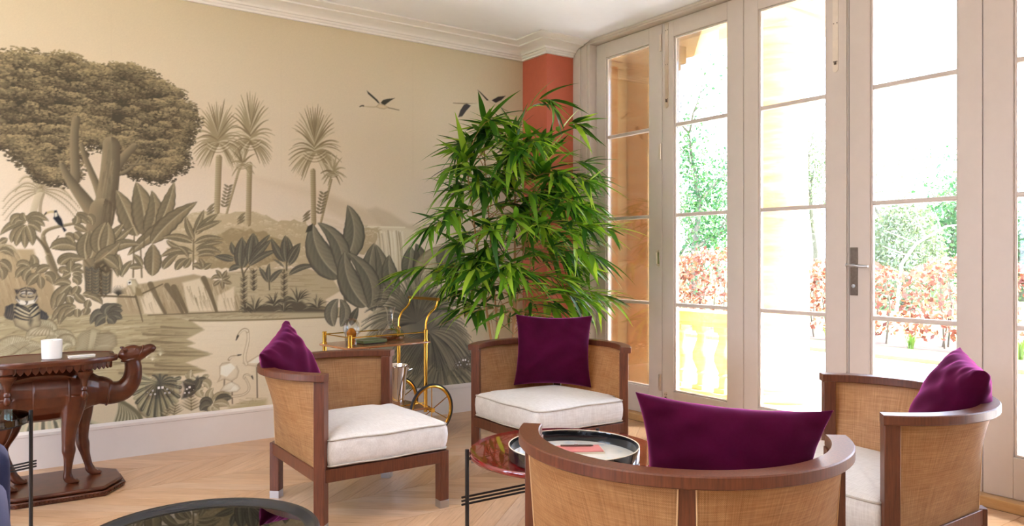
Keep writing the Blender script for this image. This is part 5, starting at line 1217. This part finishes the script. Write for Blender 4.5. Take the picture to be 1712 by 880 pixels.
# ---------------------------------------------------------------- clear acrylic wall sockets
def socket(px0, px1, py, n, label):
    (x0, z), (x1, _) = at_y(px0, py, YW), at_y(px1, py, YW); cx = (x0+x1)/2; w = max(x1-x0, .086*n)/2; h = .043*1.1
    t = thing('wall_socket', (cx, YW-.002, z), label, 'socket', 'clear sockets on the mural')
    B().box(-w, -.006, -h, w, -.0005, h).build('clear_plate', M['acrylic'], t, bevel=.002)
    for k in range(n):
        ox = (k-(n-1)/2)*w*.98
        for dx, dz in ((0, .016), (-.013, -.008), (.013, -.008)):
            i_ = B().box(-.0056, -.0085, -.0056, .0056, -.006, .0056).build('pin_insert', M['white'], t, bevel=.002); i_.location = (ox+dx, 0, dz-.008)
            B().box(-.002, -.0088, -.003, .002, -.0084, .003).build('pin_slot', M['black'], i_, smooth=False)
    if n == 2:
        for sg in (-1, 1): B().box(-.008, -.011, .014, .006, -.006, .03).build('rocker_switch', M['white'], t, bevel=.002).location = (sg*.011+.004, 0, 0)
    else: B().box(-.007, -.011, .012, .007, -.006, .026).build('rocker_switch', M['white'], t, bevel=.002).location = (.016, 0, 0)
    for sx in (-1, 1): B().lathe([(.0001, 0), (.0032, 0), (.0028, .0012), (.0001, .0016)], 8).build('screw', M['steel'], t, loc=(sx*w*.86, -.006, 0)).rotation_euler = (PI/2, 0, 0)
socket(246, 288, 656, 2, 'clear double socket with white inserts low on the mural by the camel head'); socket(299, 325, 654, 1, 'clear single socket right beside the double one on the mural'); socket(759, 790, 608, 2, 'clear double socket low on the mural behind the bamboo plant')
# ---------------------------------------------------------------- bamboo plant in the corner
def bamboo():
    r = random.Random(21); bx, by = 3.18, 4.60
    t = thing('potted_bamboo', (bx, by, 0), 'tall green bamboo plant with drooping leaves in the corner by the red wall', 'plant')
    B().lathe([(.0001, 0), (.15, 0), (.16, .01), (.19, .33), (.2, .36), (.2, .375), (.18, .375), (.175, .33), (.0001, .32)], 36).build('pot', M['pot'], t)
    B().lathe([(.0001, .318), (.176, .325), (.0001, .335)], 24).build('soil', M['soil'], t)
    lm = []
    for L, w, dr in ((.265, .036, .05), (.225, .032, .035), (.30, .039, .085), (.2, .031, .02)):
        v = []; f = []; n = 7
        for i in range(n+1):
            s_ = i/n; ww = w/2*(sin(PI*min(s_*1.02, 1)**.62))**.9 if i not in (0, n) else .0006
            z = -dr*s_*s_; v += [(s_*L, -ww, z+ww*.25), (s_*L, 0, z), (s_*L, ww, z+ww*.25)]
        for i in range(n):
            a = i*3; f += [(a, a+3, a+4, a+1), (a+1, a+4, a+5, a+2)]
        me = bpy.data.meshes.new('leaf'); me.from_pydata(v, [], f); me.materials.append(M['bamboo']); me.shade_smooth(); lm.append(me)
    leaves = []
    canes = [((.02, -.02), (.02, -.06, 2.16), .012), ((-.06, .03), (-.36, .0, 1.95), .010), ((.07, .02), (.33, -.04, 2.04), .010), ((-.03, -.06), (.12, -.22, 1.85), .009), ((.0, .07), (-.1, .16, 2.05), .009)]
    def cluster(p, d, n, sc):
        side = d.cross(Vector((0, 0, 1))).normalized(); up = side.cross(d).normalized()
        for k in range(n):
            a = (k/(n-1)-.5)*2 if n > 1 else 0
            e = (d*(1-.3*abs(a))+side*a*.85+up*r.gauss(0, .28)+Vector((0, 0, -.12+r.gauss(0, .26)))).normalized()
            y_ = e.cross(Vector((r.gauss(0, .25), r.gauss(0, .25), 1))).normalized()*-1; z_ = e.cross(y_)
            if z_.z < 0: y_, z_ = -y_, -z_
            s_ = sc*r.uniform(.8, 1.2)
            m_ = Matrix((e*s_, y_*s_, z_*s_)).transposed().to_4x4(); m_.translation = p-d*r.uniform(0, .06)
            leaves.append((m_, r.randrange(4)))
    for (sx, sy), top, rd in canes:
        cv = bez((sx, sy, .3), (sx*2+top[0]*.25, sy*2+top[1]*.2, 1.2), top, 16)
        c_ = B().tube(cv, [rd*(1-.55*i/15) for i in range(16)], 8).build('cane', M['cane_stem'], t)
        for i in range(1, 15):
            p = cv[i]; B().lathe([(rd*.9, -.003), (rd*(1.15-.5*i/15), 0), (rd*.9, .003)], 8, tuple(p), cap=False).build('node', M['cane_stem'], c_)
        nb = 24
        for k in range(nb):
            u = .22+.78*(k+r.random()*.6)/nb; i = min(int(u*15), 14); p = cv[i].lerp(cv[i+1], u*15-i) if u < 1 else cv[15]
            a = r.uniform(0, 2*PI) if r.random() < .35 else r.choice((r.gauss(PI+.35, .5), r.gauss(-.55, .5), r.gauss(-PI/2, .6)))
            zz = p.z; reach = (.58 if zz < 1.5 else .50-.30*(zz-1.5)/.7)*r.uniform(.6, 1.15); reach = max(reach, .08)
            d = Vector((cos(a), sin(a), 0)); rise = r.uniform(.1, .3)*(1 if zz < 1.9 else 1.2)
            e = p+d*reach+Vector((0, 0, rise-.25*reach))
            if e.y+by > 5.2: e.y = 5.2-by
            if e.x+bx > 3.72 and e.y+by > 4.85: e.y = 4.85-by-r.uniform(0, .15)
            bc = bez(p, p+d*reach*.45+Vector((0, 0, rise)), e, 7)
            B().tube(bc, [.0035, .003, .0028, .0025, .002, .0016, .001], 5).build('branch', M['cane_stem'], t)
            for i2, n_ in ((3, 3), (5, 6), (6, 8)):
                dd = (bc[i2]-bc[i2-1]).normalized(); cluster(bc[i2], dd, n_, 1.0)
    for (dx, dy, z) in ((.02, -.06, 2.16), (-.36, .0, 1.95), (.33, -.04, 2.04), (.12, -.22, 1.85)):
        for k in range(3): cluster(Vector((dx, dy, z)), Vector((r.gauss(0, .35), r.gauss(0, .35), 1)).normalized(), 6, 1.05)
    out = []
    for m_, k in leaves:
        w = m_ @ Vector((.2, 0, -.04)); X_, Y_ = w.x+bx, w.y+by
        if Y_ > YW-.02 or X_ > XW-.02 or (X_ > COLX-.03 and Y_ > COLY-.03) or w.z < .35: continue
        if Y_ > YW-.06 or (X_ < 2.74 and w.z < 1.02) or (w.z < 1.0 and abs(X_-2.806) < .56 and abs(Y_-3.625) < .52): continue
        q_ = m_.translation
        if q_.z < .95 and abs(q_.x+bx-2.806) < .52 and abs(q_.y+by-3.625) < .48: continue
        out.append((m_, k))
    cz = lambda q: (q[0].translation.x+bx)*FW[0]+(q[0].translation.y+by)*FW[1]
    out.sort(key=cz)
    pr_ = {}
    for i, (m_, k) in enumerate(out[:300]):
        o = bpy.data.objects.new('leaf', lm[k]); COL.objects.link(o); o.parent = t; o.matrix_basis = m_
    rest = B()
    for m_, k in out[300:]:
        me = lm[k]; rest.add([m_ @ q.co for q in me.vertices], [tuple(p.vertices) for p in me.polygons])
    rest.build('leaf', M['bamboo'], t, ang=180, kind='stuff')
    print('bamboo leaves', len(out))
bamboo()
# ---------------------------------------------------------------- terrace, portico and garden
st(B().box(XW+.062, -14, -.16, 6.1, 5.5, -.03).build('terrace_base', M['gravel'], smooth=False))
T_ = bpy.data.objects['terrace_base']; pv = None
yy = -2.3
for i in range(3):
    for j in range(13):
        x0, y0 = XW+.08+i*.61, -2.4+j*.605
        if pv is None: pv = B().box(.003, .003, -.03, .607, .602, 0).build('paving_slab', M['paving'], T_, bevel=.004); q = pv
        else: q = inst(pv, 'paving_slab', T_)
        q.location = (x0, y0, 0)
st(B().box(6.1, -30, -.3, 9.35, 40, -.03).build('garden_path', M['gravel'], smooth=False))
st(B().box(9.35, -30, -.3, 10.25, 40, .02).build('lawn_verge', M['lawn'], smooth=False))
st(B().box(10.25, -30, -.3, 12.3, 40, -.02).build('flower_bed', M['soil'], smooth=False))
st(B().box(12.3, -60, -.3, 90, 90, -.02).build('meadow', M['lawn'], smooth=False))
st(B().box(-60, -60, -.32, XW-9, 60, -.05).box(XW-9, -60, -.32, XW+.05, YR-.21, -.05).box(-60, YW+.21, -.32, 6.1, 60, -.05).build('lawn_behind_house', M['lawn'], smooth=False))
pt = B().box(5.25, -14, 3.22, 5.75, 5.5, 3.75).box(5.2, -14, 3.42, 5.25, 5.5, 3.5).box(5.2, -14, 3.66, 5.25, 5.5, 3.75).box(XW+.2, -14, 3.75, 5.9, 5.5, 3.95)
st(pt.build('portico_beam', M['stone'], smooth=False))
# end wall and pier seen through the first door
ew = B().box(XW+.2, 5.28, -.03, 5.36, 5.5, 3.75)
for z0, z1, d in ((2.9, 2.95, .02), (3.0, 3.06, .04), (3.06, 3.16, .07)): ew.box(XW+.2, 5.28-d, z0, 4.985-d, 5.28, z1)
st(ew.build('portico_end_wall', M['stone'], bevel=.008))
pr = thing('stone_pier', (5.185, 5.25, 0), 'square honey stone pier outside the first door by the plant', 'pillar')
B().box(-.18, -.25, 0, .18, .025, 2.9).build('shaft', M['stone'], pr, bevel=.01)
cb = B()
for z0, z1, d in ((2.9, 2.95, .02), (2.95, 3.0, .0), (3.0, 3.06, .04), (3.06, 3.22, .075)): cb.box(-.18-d*.08, -.25-d, z0, .18+d, .025, z1)
cb.build('capital', M['stone'], pr, bevel=.008)
def column(y, label):
    c = thing('stone_column', (5.5, y, 0), label, 'column', None)
    B().lathe([(.262, .16), (.262, .9), (.256, 1.7), (.24, 2.5), (.228, 2.86)], 40).build('shaft', M['stone'], c)
    B().box(-.33, -.33, -.03, .33, .33, .07).lathe([(.32, .07), (.335, .1), (.32, .13), (.285, .14), (.275, .16)], 40).build('base', M['stone'], c)
    B().lathe([(.228, 2.86), (.25, 2.87), (.25, 2.9), (.236, 2.91), (.236, 2.98), (.27, 3.0), (.31, 3.06), (.32, 3.1)], 40).box(-.33, -.33, 3.1, .33, .33, 3.22).build('capital', M['stone'], c)
column(3.99, 'round honey stone column outside the third glazed door'); column(.9, 'round honey stone column beyond the right edge of the glazing')
bl = thing('stone_balustrade', (5.5, 4.6, 0), 'honey stone balustrade outside the second glazed door', 'balustrade')
B().box(-.1, -.5, .62, .1, .66, .70).box(-.13, -.5, .66, .13, .66, .755).build('handrail', M['stone'], bl, bevel=.012)
B().box(-.11, -.5, -.03, .11, .66, .03).build('plinth', M['stone'], bl, bevel=.008)
b0 = None
for y in (.45, .2, -.055, -.31, .7):
    if y > .66: continue
    if b0 is None:
        b0 = B().box(-.06, -.06, .03, .06, .06, .07).lathe([(.045, .07), (.04, .1), (.04, .17), (.052, .185), (.04, .2), (.062, .25), (.085, .31), (.084, .36), (.06, .44), (.04, .5), (.036, .54), (.048, .555), (.048, .57)], 20).box(-.058, -.058, .57, .058, .058, .62).build('baluster', M['stone'], bl); q = b0
    else: q = inst(b0, 'baluster', bl)
    q.location = (0, y, 0)
rnd = random.Random(4)
def cards(rng, pts, size, asp=.55, jit=1.):
    v = []; f = []
    for p in pts:
        a = Vector((rng.gauss(0, 1), rng.gauss(0, 1), rng.gauss(0, 1))).normalized(); b_ = a.cross(Vector((rng.gauss(0, 1), rng.gauss(0, 1), rng.gauss(0, 1)))).normalized()
        s_ = size*rng.uniform(.6, 1.3); p = Vector(p); i = len(v)
        v += [p-a*s_, p+b_*s_*asp, p+a*s_, p-b_*s_*asp]; f.append((i, i+1, i+2, i+3))
    return B().add(v, f)
# copper beech hedge: clipped bushes of different heights
hd = [(-6.5, 2.7, 1.2), (-3.7, 2.5, 1.16), (-1.0, 2.2, 1.22), (1.35, 1.85, 1.18), (3.3, 1.3, 1.24), (4.98, 1.5, 1.17), (7.0, 1.95, 1.14), (9.15, 2.0, 1.34), (11.5, 2.3, 1.12), (14.1, 2.5, 1.18)]
names = ['beyond the right end of the glazing', 'far right past the fifth door', 'behind the wall post of the fifth door', 'right of the dip in the hedge, fourth door', 'short block at the middle of the fourth door', 'left part of the fourth door view', 'seen past the column in the third door', 'tall block right in the second door', 'low block left in the second door', 'behind the stone pier, far left']
for (y, ln, hh), nm in zip(hd, names):
    r = random.Random(int(y*10)); pts = []
    n_ = int(2300*ln/2.2)
    for _ in range(n_):
        u, w, t = r.uniform(-1, 1), r.uniform(-1, 1), r.random()
        sd = r.random()
        e = (1-abs(u)**4)*.0+1-.16*abs(u)**3
        if sd < .52: p = (-.42+r.gauss(0, .045)-.06*sin(u*5+t*4), u*ln/2, .12+t*(hh*e-.14))
        elif sd < .8: p = (w*.42, u*ln/2, hh*e+r.gauss(0, .05)-.08*w*w)
        elif sd < .9: p = (w*.4, math.copysign(ln/2, u)+r.gauss(0, .05), .12+t*hh*.8)
        else: p = (w*.4, u*ln/2, .1+t*hh*.85)
        pts.append(p)
    t = thing('beech_hedge', (11.2, y, 0), 'copper beech hedge block of the garden, '+nm, 'hedge', 'clipped beech hedge blocks')
    cards(r, pts, .045, .6).build('foliage', M['beech'], t, smooth=False, kind='stuff')
    sb = B()
    for k in range(int(ln*5)):
        x, yy = r.uniform(-.3, .2), r.uniform(-ln/2, ln/2); sb.tube([(x, yy, -.02), (x+r.uniform(-.1, .1), yy+r.uniform(-.1, .1), hh*.5), (x+r.uniform(-.1, .1), yy+r.uniform(-.2, .2), hh*.9)], [.016, .012, .005], 5)
    sb.build('stems', M['bark'], t)
# grass tufts in the bed
for i, (x, y, s_) in enumerate([(10.3, 4.05, .36), (10.4, 5.4, .26), (10.35, 6.6, .28), (10.35, 3.0, .3), (10.3, 2.2, .3), (10.4, 1.4, .26), (10.35, 8.4, .26), (10.3, 9.6, .24), (10.4, .5, .3), (10.35, 4.7, .24), (10.3, 3.5, .22)]):
    r = random.Random(50+i); b = B()
    for k in range(46):
        a = r.uniform(0, 2*PI); L = s_*r.uniform(.6, 1.1); sp = r.uniform(.1, .7)*L
        d = Vector((cos(a), sin(a), 0)); n_ = Vector((-sin(a), cos(a), 0))*.006; p0 = d*r.uniform(0, .05); p1 = d*sp*.5+Vector((0, 0, L*.7)); p2 = d*sp+Vector((0, 0, L*r.uniform(.7, 1)))
        b.add([p0-n_, p0+n_, p1+n_, p2, p1-n_], [(0, 1, 2, 4), (4, 2, 3)])
    o = b.build('grass_tuft', M['lime'], None, smooth=False, loc=(x, y, -.02)); tag(o, 'tuft of fresh green blades at the foot of the beech hedge', 'grass', 'green tufts in the flower bed', 'stuff')
# trees
def tree(x, y, h_, label, seed, leafmat, nleaf, ls, spread=.55, bare=.5, trunk=.16, ivy=True):
    r = random.Random(seed); b = B(); tips = []
    def br(p, d, L, rd, lev):
        pts = [p]; q = p; dd = d.copy(); m = 4
        for i in range(m):
            dd = (dd+Vector((r.gauss(0, .12), r.gauss(0, .12), r.gauss(.04, .08)))).normalized(); q = q+dd*L/m; pts.append(q)
        b.tube(pts, [rd*(1-.6*i/m) for i in range(m+1)], 6 if lev else 9)
        if lev <= 1 or r.random() < .6: tips.extend((pt, lev) for pt in pts[1:])
        if lev < 4:
            for k in range(3 if lev < 3 else 2):
                i = r.randint(2, m); nd = (dd+Vector((r.gauss(0, spread), r.gauss(0, spread), r.gauss(.15, .3)))).normalized()
                br(pts[i], nd, L*r.uniform(.5, .75), rd*.5, lev+1)
    br(Vector((0, 0, -.05)), Vector((0, 0, 1)), h_*.5, trunk, 0)
    t = thing('garden_tree', (x, y, 0), label, 'tree', 'trees beyond the hedge')
    b.build('trunk', M['bark'], t)
    lp = []
    low = [p for p, l in tips if l <= 1] or [p for p, l in tips]
    for _ in range(nleaf):
        p = r.choice(low) if ivy and r.random() < bare else r.choice(tips)[0]
        s_ = .3 if ivy else .6
        lp.append(p+Vector((r.gauss(0, s_), r.gauss(0, s_), r.gauss(0, s_*1.4))))
    cards(r, lp, ls).build('foliage', leafmat, t, smooth=False, kind='stuff')
def dirn(px, Z): v = (FW+RT*(px-856)/FPX)*Z; return v[0], v[1]
for px, Z, hh, lab, seed, lm, nl, bare in ((1166, 24, 6.4, 'ivy-clad bare tree rising in the second glazed door', 3, 'ivy', 2600, .85), (1205, 36, 5.2, 'low ivy-green tree at the right of the second door', 8, 'ivy', 2000, .6), (1135, 30, 4.4, 'pale green tree at the left of the second door', 12, 'sage', 2000, .5),
        (1368, 33, 6.3, 'grey-green tree just right of the column in the third door', 16, 'sage', 2600, .5), (1476, 26, 4.7, 'thin bare tree at the left of the fourth door', 22, 'sage', 500, .3), (1580, 22, 3.9, 'ivy-green tree at the right of the fourth door', 27, 'ivy', 2400, .8), (1640, 26, 4.5, 'tree hidden behind the frame between fourth and fifth doors', 31, 'ivy', 900, .5), (1706, 22, 3.8, 'ivy-green tree at the right edge in the fifth door', 35, 'ivy', 2000, .7)):
    x, y = dirn(px, Z); tree(x, y, hh, lab, seed, M[lm], int(nl*1.7), .066, ivy=lm == 'ivy', bare=bare)
# rounded grey-green shrub and its leaning bare bough in the fourth door
x, y = dirn(1512, 19); r = random.Random(77); t = thing('dome_shrub', (x, y, 0), 'large rounded grey-green shrub behind the hedge in the fourth door', 'shrub')
pts = []
for _ in range(7000):
    a, e = r.uniform(0, 2*PI), math.asin(r.uniform(0, 1)); k = r.uniform(.75, 1.03); pts.append((cos(a)*cos(e)*1.05*k, sin(a)*cos(e)*1.05*k, sin(e)*2.75*k))
cards(r, pts, .075, .35).build('foliage', M['sage'], t, smooth=False, kind='stuff')
B().tube([(0, 0, -.02), (0, 0, 1.5)], [.08, .03], 8).build('stem', M['bark'], t)
x, y = dirn(1540, 16.5); t = thing('bare_bough', (x, y, 0), 'pale bare leaning branch in front of the rounded shrub', 'branch')
b = B().tube([(-.1, .5, -.02), (-.05, .4, 1.1), (.0, .1, 1.55), (.02, -.5, 1.9), (.03, -1.0, 1.95)], [.04, .035, .03, .02, .01], 7)
for p, q in (((.0, .1, 1.55), (-.2, .7, 1.85)), ((.0, -.1, 1.67), (0, .1, 2.1)), ((.02, -.4, 1.85), (0, -.3, 2.2)), ((-.05, .3, 1.3), (-.2, .75, 1.5))): b.tube([p, q], [.018, .006], 6)
b.build('branches', mat('pale_bark', lin(206, 196, 182), .9, .1, 30), t)
